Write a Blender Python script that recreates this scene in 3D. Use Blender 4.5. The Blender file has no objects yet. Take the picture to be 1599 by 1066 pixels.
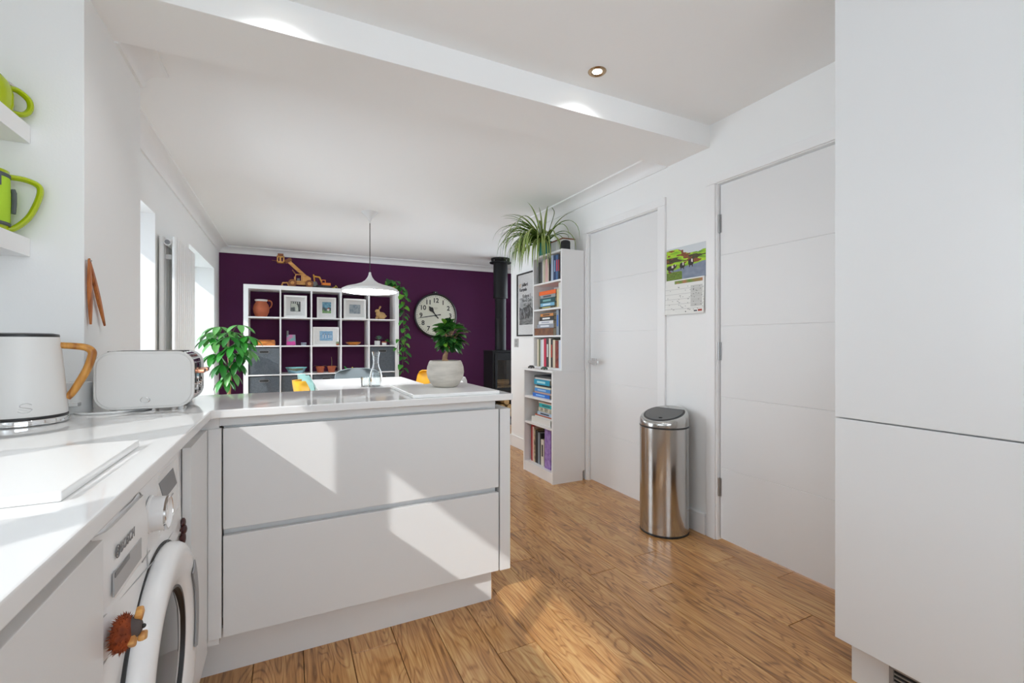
import bpy, bmesh, math, random
from mathutils import Vector, Matrix, noise
random.seed(7)
PI = math.pi
SC = bpy.context.scene
COL = SC.collection

# ------------------------------------------------------------------ camera
CAMH = 1.11
cam_d = bpy.data.cameras.new('camera')
cam_d.sensor_width = 36.0
cam_d.lens = 711.0 / 1599.0 * 36.0
cam_d.clip_start = 0.02
cam = bpy.data.objects.new('camera', cam_d)
cam.location = (0, 0, CAMH)
cam.rotation_euler = (PI / 2, 0, -math.radians(26.2))
COL.objects.link(cam)
SC.camera = cam

# ------------------------------------------------------------------ world, sun, exposure
world = bpy.data.worlds.new('sky')
SC.world = world
world.use_nodes = True
bg = world.node_tree.nodes['Background']
bg.inputs[0].default_value = (0.81, 0.91, 1.0, 1)
bg.inputs[1].default_value = 5.5
SUN_DIR = Vector((0.168, 0.132, -0.148)).normalized()
sun_d = bpy.data.lights.new('sun', 'SUN')
sun_d.energy = 13.0
sun_d.angle = math.radians(0.6)
sun_d.color = (1.0, 0.985, 0.96)
sun = bpy.data.objects.new('sun', sun_d)
sun.rotation_euler = SUN_DIR.to_track_quat('-Z', 'Y').to_euler()
sun.location = (-6, -5, 6)
COL.objects.link(sun)
vs = SC.view_settings
SC.display_settings.display_device = 'sRGB'
vs.view_transform = 'Standard'
vs.look = 'None'
vs.gamma = 1.0
vs.use_curve_mapping = False
vs.exposure = 0.09
cy = SC.cycles
cy.use_denoising = True
cy.max_bounces = 14
cy.diffuse_bounces = 9
cy.glossy_bounces = 5
cy.transparent_max_bounces = 16
cy.transmission_bounces = 8
cy.caustics_reflective = False
cy.caustics_refractive = False
cy.sample_clamp_indirect = 6.0

def portal(name, loc, direction, w, h):
    d = bpy.data.lights.new(name, 'AREA')
    d.shape = 'RECTANGLE'; d.size = w; d.size_y = h
    d.cycles.is_portal = True
    o = bpy.data.objects.new(name, d)
    o.location = loc
    o.rotation_euler = Vector(direction).to_track_quat('-Z', 'Y').to_euler()
    COL.objects.link(o)
portal('portal_kitchen', (-1.16, 0.32, 1.49), (1, 0, 0), 1.02, 1.7)
portal('portal_dining_near', (-1.095, 3.09, 1.02), (1, 0, 0), 1.82, 1.07)
portal('portal_dining_far', (-1.095, 5.485, 1.03), (1, 0, 0), 1.85, 1.48)
portal('portal_alcove', (3.41, 5.4, 1.15), (-1, 0, 0), 1.86, 1.6)
portal('portal_rear', (0.45, -1.95, 1.45), (0, 1, 0), 2.2, 1.35)

# ------------------------------------------------------------------ materials
MATS = {}
def srgb(r, g, b):
    f = lambda c: (c / 255 / 12.92) if c / 255 <= 0.04045 else ((c / 255 + 0.055) / 1.055) ** 2.4
    return (f(r), f(g), f(b))
def mat(name, col=(0.8, 0.8, 0.8), rough=0.5, metal=0.0, emit=None, estr=0.0, coat=0.0, bump=0.0, bscale=80.0, spec=0.5, var=0.0, vscale=6.0, vstretch=(1, 1, 1), col2=None, aniso=0.0):
    if name in MATS:
        return MATS[name]
    m = bpy.data.materials.new(name)
    m.use_nodes = True
    nt = m.node_tree
    b = nt.nodes['Principled BSDF']
    b.inputs['Base Color'].default_value = (*col, 1)
    b.inputs['Roughness'].default_value = rough
    b.inputs['Metallic'].default_value = metal
    b.inputs['Specular IOR Level'].default_value = spec
    b.inputs['Coat Weight'].default_value = coat
    b.inputs['Anisotropic'].default_value = aniso
    if emit:
        b.inputs['Emission Color'].default_value = (*emit, 1)
        b.inputs['Emission Strength'].default_value = estr
    tc = nt.nodes.new('ShaderNodeTexCoord')
    if bump > 0:
        n = nt.nodes.new('ShaderNodeTexNoise'); n.inputs['Scale'].default_value = bscale; n.inputs['Detail'].default_value = 3
        bp = nt.nodes.new('ShaderNodeBump'); bp.inputs['Strength'].default_value = bump; bp.inputs['Distance'].default_value = 0.004
        nt.links.new(tc.outputs['Object'], n.inputs['Vector'])
        nt.links.new(n.outputs[0], bp.inputs['Height'])
        nt.links.new(bp.outputs[0], b.inputs['Normal'])
    if var > 0 or col2:
        mp = nt.nodes.new('ShaderNodeMapping'); mp.inputs['Scale'].default_value = vstretch
        n = nt.nodes.new('ShaderNodeTexNoise'); n.inputs['Scale'].default_value = vscale; n.inputs['Detail'].default_value = 4
        nt.links.new(tc.outputs['Object'], mp.inputs[0]); nt.links.new(mp.outputs[0], n.inputs['Vector'])
        r = nt.nodes.new('ShaderNodeValToRGB')
        r.color_ramp.elements[0].position = 0.35; r.color_ramp.elements[1].position = 0.68
        c2 = col2 if col2 else tuple(c * (1 - var) for c in col)
        r.color_ramp.elements[0].color = (*col, 1); r.color_ramp.elements[1].color = (*c2, 1)
        nt.links.new(n.outputs[0], r.inputs[0]); nt.links.new(r.outputs[0], b.inputs['Base Color'])
    MATS[name] = m
    return m
def glass_mat(name, tint=(1, 1, 1), refl=0.08, rough=0.0, amount=0.8):
    if name in MATS: return MATS[name]
    m = bpy.data.materials.new(name); m.use_nodes = True
    nt = m.node_tree; nt.nodes.remove(nt.nodes['Principled BSDF'])
    out = nt.nodes['Material Output']
    t = nt.nodes.new('ShaderNodeBsdfTransparent'); t.inputs[0].default_value = (*tint, 1)
    g = nt.nodes.new('ShaderNodeBsdfGlossy'); g.inputs['Roughness'].default_value = rough
    fr = nt.nodes.new('ShaderNodeFresnel'); fr.inputs[0].default_value = 1.45
    mth = nt.nodes.new('ShaderNodeMath'); mth.operation = 'MULTIPLY_ADD'; mth.inputs[1].default_value = amount; mth.inputs[2].default_value = refl * 0.3
    mx = nt.nodes.new('ShaderNodeMixShader')
    nt.links.new(fr.outputs[0], mth.inputs[0]); nt.links.new(mth.outputs[0], mx.inputs[0])
    nt.links.new(t.outputs[0], mx.inputs[1]); nt.links.new(g.outputs[0], mx.inputs[2]); nt.links.new(mx.outputs[0], out.inputs[0])
    MATS[name] = m; return m
def print_mat():
    if 'printed_ink' in MATS: return MATS['printed_ink']
    m = mat('printed_ink', rough=0.45)
    a = m.node_tree.nodes.new('ShaderNodeAttribute'); a.attribute_name = 'Col'
    m.node_tree.links.new(a.outputs['Color'], m.node_tree.nodes['Principled BSDF'].inputs['Base Color'])
    return m
def wood_mat(name, light, dark, rough=0.4, axis='Y', scale=1.0, coat=0.0, tone=0.25, rings=8.0, mid=None, ring_c=0.24):
    """wood with grain along one axis; every object gets its own tone and its own figure"""
    if name in MATS: return MATS[name]
    m = bpy.data.materials.new(name); m.use_nodes = True
    nt = m.node_tree; N = nt.nodes; L = nt.links
    b = N['Principled BSDF']
    b.inputs['Roughness'].default_value = rough; b.inputs['Coat Weight'].default_value = coat; b.inputs['Coat Roughness'].default_value = 0.2
    tc = N.new('ShaderNodeTexCoord'); oi = N.new('ShaderNodeObjectInfo')
    vm = N.new('ShaderNodeVectorMath'); vm.operation = 'SCALE'; vm.inputs[0].default_value = (31.7, 47.3, 19.1)
    L.new(oi.outputs['Random'], vm.inputs['Scale'])
    ad = N.new('ShaderNodeVectorMath'); ad.operation = 'ADD'
    L.new(tc.outputs['Object'], ad.inputs[0]); L.new(vm.outputs[0], ad.inputs[1])
    s = {'X': (1.5, 9, 9), 'Y': (9, 1.5, 9), 'Z': (9, 9, 1.5)}[axis]
    mp = N.new('ShaderNodeMapping'); mp.inputs['Scale'].default_value = tuple(c * scale for c in s)
    L.new(ad.outputs[0], mp.inputs[0])
    n1 = N.new('ShaderNodeTexNoise'); n1.inputs['Scale'].default_value = 0.8; n1.inputs['Detail'].default_value = 2.0; n1.inputs['Distortion'].default_value = 0.5
    L.new(mp.outputs[0], n1.inputs['Vector'])
    mul = N.new('ShaderNodeMath'); mul.operation = 'MULTIPLY'; mul.inputs[1].default_value = rings
    L.new(n1.outputs[0], mul.inputs[0])
    fr = N.new('ShaderNodeMath'); fr.operation = 'PINGPONG'; fr.inputs[1].default_value = 0.5
    L.new(mul.outputs[0], fr.inputs[0])
    sm = N.new('ShaderNodeMapRange'); sm.interpolation_type = 'SMOOTHSTEP'; sm.inputs['From Max'].default_value = 0.26
    L.new(fr.outputs[0], sm.inputs['Value'])
    mp2 = N.new('ShaderNodeMapping'); mp2.inputs['Scale'].default_value = tuple((c * scale * (11 if c > 5 else 3.5)) for c in s)
    L.new(ad.outputs[0], mp2.inputs[0])
    n2 = N.new('ShaderNodeTexNoise'); n2.inputs['Scale'].default_value = 1.0; n2.inputs['Detail'].default_value = 3.0
    L.new(mp2.outputs[0], n2.inputs['Vector'])
    n3 = N.new('ShaderNodeTexNoise'); n3.inputs['Scale'].default_value = 0.45; n3.inputs['Detail'].default_value = 2.0
    L.new(mp.outputs[0], n3.inputs['Vector'])
    a1 = N.new('ShaderNodeMath'); a1.operation = 'MULTIPLY_ADD'; a1.inputs[1].default_value = ring_c
    L.new(sm.outputs[0], a1.inputs[0])
    a2 = N.new('ShaderNodeMath'); a2.operation = 'MULTIPLY'; a2.inputs[1].default_value = 0.55
    L.new(n2.outputs[0], a2.inputs[0]); L.new(a2.outputs[0], a1.inputs[2])
    a3 = N.new('ShaderNodeMath'); a3.operation = 'MULTIPLY_ADD'; a3.inputs[1].default_value = 0.45
    L.new(n3.outputs[0], a3.inputs[0]); L.new(a1.outputs[0], a3.inputs[2])
    rp = N.new('ShaderNodeValToRGB')
    rp.color_ramp.elements[0].position = 0.40; rp.color_ramp.elements[1].position = 0.86
    rp.color_ramp.elements[0].color = (*dark, 1); rp.color_ramp.elements[1].color = (*light, 1)
    if mid:
        e_ = rp.color_ramp.elements.new(0.6); e_.color = (*mid, 1)
    L.new(a3.outputs[0], rp.inputs[0])
    mr = N.new('ShaderNodeMapRange'); mr.inputs['To Min'].default_value = 1 - tone; mr.inputs['To Max'].default_value = 1 + tone * 0.6
    L.new(oi.outputs['Random'], mr.inputs['Value'])
    hs = N.new('ShaderNodeHueSaturation'); L.new(mr.outputs[0], hs.inputs['Value']); L.new(rp.outputs[0], hs.inputs['Color'])
    L.new(hs.outputs[0], b.inputs['Base Color'])
    bp = N.new('ShaderNodeBump'); bp.inputs['Strength'].default_value = 0.12; bp.inputs['Distance'].default_value = 0.002
    L.new(a1.outputs[0], bp.inputs['Height']); L.new(bp.outputs[0], b.inputs['Normal'])
    MATS[name] = m; return m

WALL = mat('wall_paint', (0.86, 0.865, 0.86), 0.75, bump=0.06, bscale=160)
CEIL = mat('ceiling_paint', (0.90, 0.905, 0.90), 0.85, bump=0.05, bscale=60)
TRIM = mat('trim_paint', (0.86, 0.86, 0.86), 0.4)
DOORP = mat('door_paint', (0.80, 0.80, 0.80), 0.38, bump=0.03, bscale=220)
PURPLE = mat('purple_paint', srgb(80, 28, 70), 0.75, spec=0.3, bump=0.05, bscale=120)
FLOORW = wood_mat('oak_laminate', srgb(222, 184, 126), srgb(124, 82, 44), 0.3, 'Y', 1.25, coat=0.15, tone=0.12, rings=15.0, mid=srgb(186, 134, 80), ring_c=0.13)
GLOSSW = mat('white_cabinet_lacquer', (0.73, 0.735, 0.735), 0.28)
CARC = mat('white_cabinet_carcass', (0.74, 0.74, 0.74), 0.45)
QUARTZ = mat('white_quartz', (0.78, 0.78, 0.775), 0.045, spec=0.6, col2=(0.77, 0.77, 0.765), vscale=9)
SLABM = mat('white_slab', (0.83, 0.83, 0.82), 0.22)
APPW = mat('appliance_white', (0.82, 0.82, 0.82), 0.18)
APPW2 = mat('appliance_white_satin', (0.78, 0.78, 0.78), 0.35)
CREAM = mat('cream_enamel', (0.70, 0.69, 0.67), 0.42, bump=0.03, bscale=300)
DARKGAP = mat('dark_seal_and_hole_shade', (0.02, 0.02, 0.02), 0.6)  # seal rubber; also blocks coloured near-black for the shade inside slots and holes
CHROME = mat('chrome', (0.80, 0.80, 0.80), 0.07, 1.0)
STEEL = mat('brushed_steel', (0.56, 0.56, 0.55), 0.17, 1.0)
STEELD = mat('satin_steel', (0.5, 0.5, 0.5), 0.3, 1.0)
GREY = mat('grey_plastic', (0.18, 0.18, 0.185), 0.4)
LGREY = mat('light_grey_plastic', (0.42, 0.42, 0.42), 0.45)
BLACKP = mat('black_plastic', (0.015, 0.015, 0.016), 0.35)
BLACKM = mat('black_stove_paint', (0.007, 0.007, 0.008), 0.5, spec=0.3)
BLACKF = mat('black_lacquer', (0.02, 0.02, 0.02), 0.3)
OAKH = wood_mat('handle_wood', srgb(222, 160, 70), srgb(150, 90, 30), 0.4, 'Z', 1.6, tone=0.0)
TONGW = wood_mat('tong_wood', srgb(205, 125, 60), srgb(140, 70, 30), 0.45, 'Z', 1.6, tone=0.05)
TOYW = wood_mat('toy_pine', srgb(226, 172, 98), srgb(180, 115, 50), 0.45, 'X', 2.0, tone=0.08)
TOYD = wood_mat('toy_dark_wood', srgb(150, 90, 50), srgb(95, 50, 26), 0.45, 'X', 2.0, tone=0.08)
BOWLW = wood_mat('bowl_wood', srgb(220, 140, 60), srgb(140, 75, 25), 0.35, 'X', 2.0, tone=0.05)
LOGW = wood_mat('firewood', srgb(200, 160, 105), srgb(110, 75, 40), 0.8, 'X', 2.0, tone=0.3)
LOGE = mat('firewood_end', srgb(205, 165, 110), 0.8, var=0.35, vscale=30)
TERRA = mat('terracotta', srgb(184, 98, 66), 0.75, var=0.2, vscale=14)
PORC = mat('white_porcelain', (0.78, 0.78, 0.77), 0.3)
CONC = mat('pale_stoneware', srgb(200, 194, 184), 0.7, col2=srgb(176, 170, 160), vscale=10, vstretch=(1, 1, 5), bump=0.08, bscale=70)
SOIL = mat('soil', srgb(60, 42, 30), 0.95, bump=0.5, bscale=120)
BARK = mat('pale_bark', srgb(188, 150, 112), 0.8, var=0.4, vscale=30, bump=0.3, bscale=60)
STEM = mat('green_stem', srgb(96, 110, 54), 0.6)
LIME = mat('lime_glaze', srgb(172, 190, 16), 0.16)
LIMEF = mat('lime_fabric', srgb(176, 214, 54), 0.9, bump=0.2, bscale=400)
TAGG = mat('grey_webbing', srgb(88, 94, 96), 0.8)
FABG = mat('charcoal_fabric', srgb(78, 84, 90), 0.9, bump=0.35, bscale=500, col2=srgb(96, 103, 110), vscale=120)
GLASS = glass_mat('window_glass')
ACRYL = glass_mat('matt_picture_glass', refl=0.02, rough=0.15, amount=0.22)
TGLASS = glass_mat('clear_glass', (0.97, 0.985, 0.98), 0.2)
DGLASS = mat('dark_glass', (0.03, 0.032, 0.034), 0.04, spec=0.8)
WATER = glass_mat('water', (0.95, 0.98, 0.98), 0.05)
LAMPW = mat('lamp_shade_white', (0.74, 0.74, 0.74), 0.4)
LAMPE = mat('lamp_diffuser', (0.9, 0.9, 0.9), 0.5, emit=(0.97, 0.985, 1.0), estr=26.0)
LENS = mat('downlight_lens', (0.9, 0.9, 0.9), 0.4, emit=(1, 0.93, 0.82), estr=18.0)
PAPER = mat('paper', (0.80, 0.80, 0.79), 0.7)
PAGES = mat('book_pages', srgb(214, 200, 172), 0.85, var=0.25, vscale=60, vstretch=(1, 1, 12))
INK = mat('black_ink', (0.02, 0.02, 0.02), 0.6)
MIDINK = mat('grey_ink', (0.22, 0.22, 0.23), 0.6)
PRINT = print_mat()

# ------------------------------------------------------------------ mesh helpers
XF = [Matrix.Identity(4)]
WLOC = {}
class at:
    """work in local coordinates placed at loc, turned by rz about z (and rx, ry)"""
    def __init__(s, loc=(0, 0, 0), rz=0.0, rx=0.0, ry=0.0):
        s.m = Matrix.Translation(loc) @ Matrix.Rotation(rz, 4, 'Z') @ Matrix.Rotation(ry, 4, 'Y') @ Matrix.Rotation(rx, 4, 'X')
    def __enter__(s): XF.append(XF[-1] @ s.m)
    def __exit__(s, *a): XF.pop()
def nb(): return bmesh.new()
def box(bm, x0, x1, y0, y1, z0, z1, bev=0.0, seg=2, M=None):
    t = bmesh.new()
    bmesh.ops.create_cube(t, size=1)
    for v in t.verts:
        v.co = Vector(((x0 + x1) / 2 + v.co.x * (x1 - x0), (y0 + y1) / 2 + v.co.y * (y1 - y0), (z0 + z1) / 2 + v.co.z * (z1 - z0)))
    if bev > 0:
        bmesh.ops.bevel(t, geom=t.edges[:], offset=bev, segments=seg, affect='EDGES', profile=0.5)
    merge(bm, t, M)
    return bm
def merge(bm, t, M=None):
    if M is not None: bmesh.ops.transform(t, matrix=M, verts=t.verts)
    vm = [bm.verts.new(v.co) for v in t.verts]
    t.verts.index_update()
    for f in t.faces:
        try:
            nf = bm.faces.new([vm[v.index] for v in f.verts]); nf.material_index = f.material_index
        except ValueError: pass
    t.free()
def lathe(bm, prof, c=(0, 0, 0), n=32, M=None, cap=True):
    """prof: list of (r, z) from bottom to top"""
    t = bmesh.new(); rings = []
    for r, z in prof:
        if r < 1e-6: rings.append([t.verts.new((0, 0, z))])
        else: rings.append([t.verts.new((r * math.cos(2 * PI * k / n), r * math.sin(2 * PI * k / n), z)) for k in range(n)])
    for a, b in zip(rings, rings[1:]):
        for k in range(n):
            k2 = (k + 1) % n
            if len(a) == 1 and len(b) == 1: continue
            if len(a) == 1: t.faces.new((a[0], b[k2], b[k]))
            elif len(b) == 1: t.faces.new((a[k], a[k2], b[0]))
            else: t.faces.new((a[k], a[k2], b[k2], b[k]))
    if cap:
        if len(rings[0]) > 1: t.faces.new(list(reversed(rings[0])))
        if len(rings[-1]) > 1: t.faces.new(rings[-1])
    bmesh.ops.recalc_face_normals(t, faces=t.faces)
    merge(bm, t, Matrix.Translation(c) @ (M if M is not None else Matrix.Identity(4)))
    return bm
def cyl(bm, c, r, h, axis='z', n=24, bev=0.0, r2=None):
    r2 = r if r2 is None else r2
    M = {'z': Matrix.Identity(4), 'x': Matrix.Rotation(PI / 2, 4, 'Y'), 'y': Matrix.Rotation(-PI / 2, 4, 'X')}[axis]
    if bev > 0: prof = [(r - bev, 0), (r, bev), (r2, h - bev), (r2 - bev, h)]
    else: prof = [(r, 0), (r2, h)]
    return lathe(bm, prof, c, n, M)
def sphere(bm, c, r, u=16, v=10, M=None):
    rx, ry, rz = (r, r, r) if isinstance(r, (int, float)) else r
    t = bmesh.new(); bmesh.ops.create_uvsphere(t, u_segments=u, v_segments=v, radius=1)
    for q in t.verts: q.co = Vector((q.co.x * rx, q.co.y * ry, q.co.z * rz))
    merge(bm, t, Matrix.Translation(c) @ (M if M is not None else Matrix.Identity(4)))
    return bm
def spline(pts, n=6):
    pts = [Vector(p) for p in pts]
    if len(pts) < 3: return pts
    out = []
    P = [pts[0] * 2 - pts[1]] + pts + [pts[-1] * 2 - pts[-2]]
    for i in range(1, len(P) - 2):
        for k in range(n):
            t = k / n; a, b, c, d = P[i - 1], P[i], P[i + 1], P[i + 2]
            out.append(0.5 * ((2 * b) + (c - a) * t + (2 * a - 5 * b + 4 * c - d) * t * t + (3 * b - a - 3 * c + d) * t ** 3))
    out.append(pts[-1]); return out
def tube(bm, pts, r, n=8, sy=1.0, up=None):
    """tube along points; r number or list; sy flattens the section"""
    pts = [Vector(p) for p in pts]; m = len(pts)
    rs = r if isinstance(r, (list, tuple)) else [r] * m
    t = bmesh.new(); rings = []; ref = Vector(up) if up else None
    for i, p in enumerate(pts):
        d = (pts[min(i + 1, m - 1)] - pts[max(i - 1, 0)]).normalized()
        if ref is None or abs(ref.dot(d)) > 0.97 and not up:
            ref = Vector((0, 0, 1)) if abs(d.z) < 0.9 else Vector((1, 0, 0))
        s = d.cross(ref).normalized(); u = s.cross(d).normalized()
        if not up: ref = u
        rings.append([t.verts.new(p + (s * math.cos(2 * PI * k / n) + u * math.sin(2 * PI * k / n) * sy) * rs[i]) for k in range(n)])
    for a, b in zip(rings, rings[1:]):
        for k in range(n): t.faces.new((a[k], a[(k + 1) % n], b[(k + 1) % n], b[k]))
    t.faces.new(list(reversed(rings[0]))); t.faces.new(rings[-1])
    bmesh.ops.recalc_face_normals(t, faces=t.faces)
    merge(bm, t); return bm
def prism(bm, poly, lo, hi, axis='z', bev=0.0, seg=2):
    """extrude a 2D polygon: axis z -> (x,y), y -> (x,z), x -> (y,z)"""
    f = {'z': lambda a, b, h: (a, b, h), 'y': lambda a, b, h: (a, h, b), 'x': lambda a, b, h: (h, a, b)}[axis]
    t = bmesh.new()
    A = [t.verts.new(f(a, b, lo)) for a, b in poly]; B = [t.verts.new(f(a, b, hi)) for a, b in poly]
    t.faces.new(A); t.faces.new(B); n = len(poly)
    for k in range(n): t.faces.new((A[k], A[(k + 1) % n], B[(k + 1) % n], B[k]))
    bmesh.ops.recalc_face_normals(t, faces=t.faces)
    if bev > 0:
        es = [e for e in t.edges if len(e.link_faces) == 2 and e.calc_face_angle(0) > 0.6]
        bmesh.ops.bevel(t, geom=es, offset=bev, segments=seg, affect='EDGES', profile=0.5)
    merge(bm, t); return bm
def rrect(x0, x1, y0, y1, r, n=6):
    P = []
    for cx, cy_, a in ((x1 - r, y1 - r, 0), (x0 + r, y1 - r, PI / 2), (x0 + r, y0 + r, PI), (x1 - r, y0 + r, 1.5 * PI)):
        for k in range(n + 1): P.append((cx + r * math.cos(a + k / n * PI / 2), cy_ + r * math.sin(a + k / n * PI / 2)))
    return P
def surf(bm, fn, nu, nv, thick=0.0):
    """grid surface fn(u,v)->point, optionally thickened along its normal"""
    t = bmesh.new()
    V = [[t.verts.new(fn(i / nu, j / nv)) for j in range(nv + 1)] for i in range(nu + 1)]
    for i in range(nu):
        for j in range(nv): t.faces.new((V[i][j], V[i + 1][j], V[i + 1][j + 1], V[i][j + 1]))
    if thick:
        t.normal_update()
        bmesh.ops.solidify(t, geom=t.faces[:], thickness=thick)
    bmesh.ops.recalc_face_normals(t, faces=t.faces)
    merge(bm, t); return bm
def obj(name, bm, material, parent=None, smooth=True, angle=35, base=False):
    M = XF[-1]
    bmesh.ops.transform(bm, matrix=M, verts=bm.verts)
    xs = [v.co for v in bm.verts]
    lo = Vector((min(v.x for v in xs), min(v.y for v in xs), min(v.z for v in xs)))
    hi = Vector((max(v.x for v in xs), max(v.y for v in xs), max(v.z for v in xs)))
    c = (lo + hi) / 2
    if base: c.z = lo.z
    for v in bm.verts: v.co -= c
    me = bpy.data.meshes.new(name); bm.to_mesh(me); bm.free()
    for m in (material if isinstance(material, (list, tuple)) else [material]): me.materials.append(m)
    if smooth:
        for p in me.polygons: p.use_smooth = True
        me.set_sharp_from_angle(angle=math.radians(angle))
    o = bpy.data.objects.new(name, me); COL.objects.link(o)
    if smooth and len(me.polygons) < 600:
        ar = [p.area for p in me.polygons]
        if max(ar) > 0.06 * sum(ar):   # flat panels with rounded edges keep their flats flat
            wn = o.modifiers.new('weighted_normals', 'WEIGHTED_NORMAL'); wn.mode = 'FACE_AREA'; wn.weight = 80; wn.keep_sharp = True
    WLOC[o.name] = c.copy()
    if parent is not None:
        o.parent = parent; o.location = c - WLOC[parent.name]
    else: o.location = c
    return o
def tag(o, label, cat, group=None, kind=None):
    if label: o['label'] = label
    if cat: o['category'] = cat
    if group: o['group'] = group
    if kind: o['kind'] = kind
    return o
def struct(o, label, cat): return tag(o, label, cat, kind='structure')
def thing(name, label, cat, loc=(0, 0, 0), group=None):
    o = bpy.data.objects.new(name, None); COL.objects.link(o)
    w = XF[-1] @ Vector(loc); o.location = w; WLOC[o.name] = w.copy(); o.empty_display_size = 0.05
    return tag(o, label, cat, group)
def text(name, s, size, origin, right, up, material, parent, align='LEFT', depth=0.0004, bold=0.0):
    c = bpy.data.curves.new(name, 'FONT'); c.body = s; c.size = size; c.extrude = depth / 2; c.align_x = align; c.resolution_u = 3; c.offset = bold
    o = bpy.data.objects.new(name, c); COL.objects.link(o)
    dg = bpy.context.evaluated_depsgraph_get()
    me = bpy.data.meshes.new_from_object(o.evaluated_get(dg))
    COL.objects.unlink(o); bpy.data.objects.remove(o); bpy.data.curves.remove(c)
    bm = bmesh.new(); bm.from_mesh(me); bpy.data.meshes.remove(me)
    r = Vector(right).normalized(); u = Vector(up).normalized(); n = r.cross(u)
    M = Matrix(((r.x, u.x, n.x, origin[0]), (r.y, u.y, n.y, origin[1]), (r.z, u.z, n.z, origin[2]), (0, 0, 0, 1)))
    bmesh.ops.transform(bm, matrix=M, verts=bm.verts)
    return obj(name, bm, material, parent, smooth=False)
def printed(name, origin, right, up, w, h, nx, ny, fn, parent, thick=0.0006, bow=None):
    """a flat print: a thin sheet whose faces carry the printed colours"""
    r = Vector(right).normalized(); u = Vector(up).normalized(); nrm = r.cross(u); o0 = Vector(origin)
    bm = bmesh.new()
    P = lambda a, b: o0 + r * (a * w) + u * (b * h) + (nrm * bow(a, b) if bow else Vector())
    V = [[bm.verts.new(P(i / nx, j / ny)) for j in range(ny + 1)] for i in range(nx + 1)]
    cols = []
    for i in range(nx):
        for j in range(ny):
            bm.faces.new((V[i][j], V[i + 1][j], V[i + 1][j + 1], V[i][j + 1])); cols.append(fn((i + .5) / nx, (j + .5) / ny))
    ob = obj(name, bm, PRINT, parent, smooth=False)
    me = ob.data
    ca = me.color_attributes.new('Col', 'FLOAT_COLOR', 'CORNER')
    buf = []
    for p in me.polygons:
        c = cols[p.index]
        for _ in p.loop_indices: buf += [c[0], c[1], c[2], 1.0]
    ca.data.foreach_set('color', buf)
    return ob
def lerp(a, b, t): return tuple(x + (y - x) * t for x, y in zip(a, b))
def nz(x, y, s=1.0, o=0.0): return noise.noise(Vector((x * s + o, y * s - o, o * 1.7)))
# ================================================================== THE SETTING
KZ, DZ, BZ = 2.342, 2.29, 2.217
XR = 2.16
# floor: base slab and planks laid along y
fl = struct(obj('floor', box(nb(), -1.1, 3.3, -1.9, 6.66, -0.06, -0.012), mat('underlay', (0.05, 0.035, 0.02), 0.9), smooth=False), 'warm oak plank floor running through kitchen and dining room', 'floor')
PW, PL = 0.155, 1.38
joint = {11: 1.12, 9: 1.554, 12: 1.6, 8: 1.78, 4: 1.474, 5: 0.7, 6: 2.05, 7: 1.0, 10: 0.45, 3: 1.98, 2: 0.95, 1: 1.7, 0: 0.5}
PLANK = {}
def plank(x0, x1, y0, y1):
    key = (round(x1 - x0, 3), round(y1 - y0, 3)); g = 0.0011
    if key not in PLANK:
        t = nb(); w, l = x1 - x0, y1 - y0
        box(t, -w / 2 + g, w / 2 - g, -l / 2 + g, l / 2 - g, -0.012, 0.0)
        es = [e for e in t.edges if all(v.co.z > -0.001 for v in e.verts)]
        bmesh.ops.bevel(t, geom=es, offset=0.0012, segments=1, affect='EDGES')
        me = bpy.data.meshes.new('plank'); t.to_mesh(me); t.free(); me.materials.append(FLOORW); PLANK[key] = me
    o = bpy.data.objects.new('plank', PLANK[key]); COL.objects.link(o)
    o.parent = fl; o.location = Vector(((x0 + x1) / 2, (y0 + y1) / 2, 0)) - WLOC['floor']
for k in range(-7, 22):
    x0 = 0.049 + PW * k; x1 = min(x0 + PW, 3.3); x0 = max(x0, -1.1)
    if x1 - x0 < 0.02: continue
    jy = joint.get(k, (k * 0.53) % PL)
    y = jy - PL * math.ceil((jy + 1.9) / PL)
    while y < 6.66:
        a, b = max(y, -1.9), min(y + PL, 6.66)
        if b - a > 0.02: plank(x0, x1, a, b)
        y += PL

b = box(nb(), -0.9, 2.3, -2.0, 1.84, KZ, KZ + 0.1); box(b, -1.1, 3.42, 2.15, 6.77, DZ, DZ + 0.1)
ceil = struct(obj('ceiling', b, CEIL, smooth=False), 'flat white painted ceiling over kitchen and dining room', 'ceiling')
obj('beam', box(nb(), -0.9, 2.3, 1.833, 2.155, BZ, KZ + 0.1, 0.004), CEIL, ceil)

def wall_x(name, x0, x1, y0, y1, z1, holes, material, label):
    """wall running along y with rectangular holes (ya, yb, za, zb) sorted along y"""
    b = nb(); y = y0
    for ya, yb, za, zb in holes:
        box(b, x0, x1, y, ya, -0.06, z1)
        if za > 0: box(b, x0, x1, ya, yb, -0.06, za)
        box(b, x0, x1, ya, yb, zb, z1); y = yb
    box(b, x0, x1, y, y1, -0.06, z1)
    return struct(obj(name, b, material, smooth=False), label, 'wall')
D1 = (1.005, 1.783); D2 = (2.228, 3.006)
wall_x('wall_right', XR, 2.3, -2.0, 4.41, KZ + 0.05, [(D1[0], D1[1], 0, 1.995), (D2[0], D2[1], 0, 1.978)], WALL, 'white wall on the right with the two panelled doors')
wall_x('wall_left', -1.175, -0.875, -2.0, 1.88, KZ + 0.05, [(-0.53, 1.165, 0.98, 2.0)], WALL, 'white kitchen wall behind the worktop with a window')
struct(obj('wall_pier', box(nb(), -1.175, -0.575, 1.88, 2.49, -0.06, KZ + 0.05, 0.003), WALL), 'white wall pier at the end of the worktop behind the toaster', 'wall')
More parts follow.
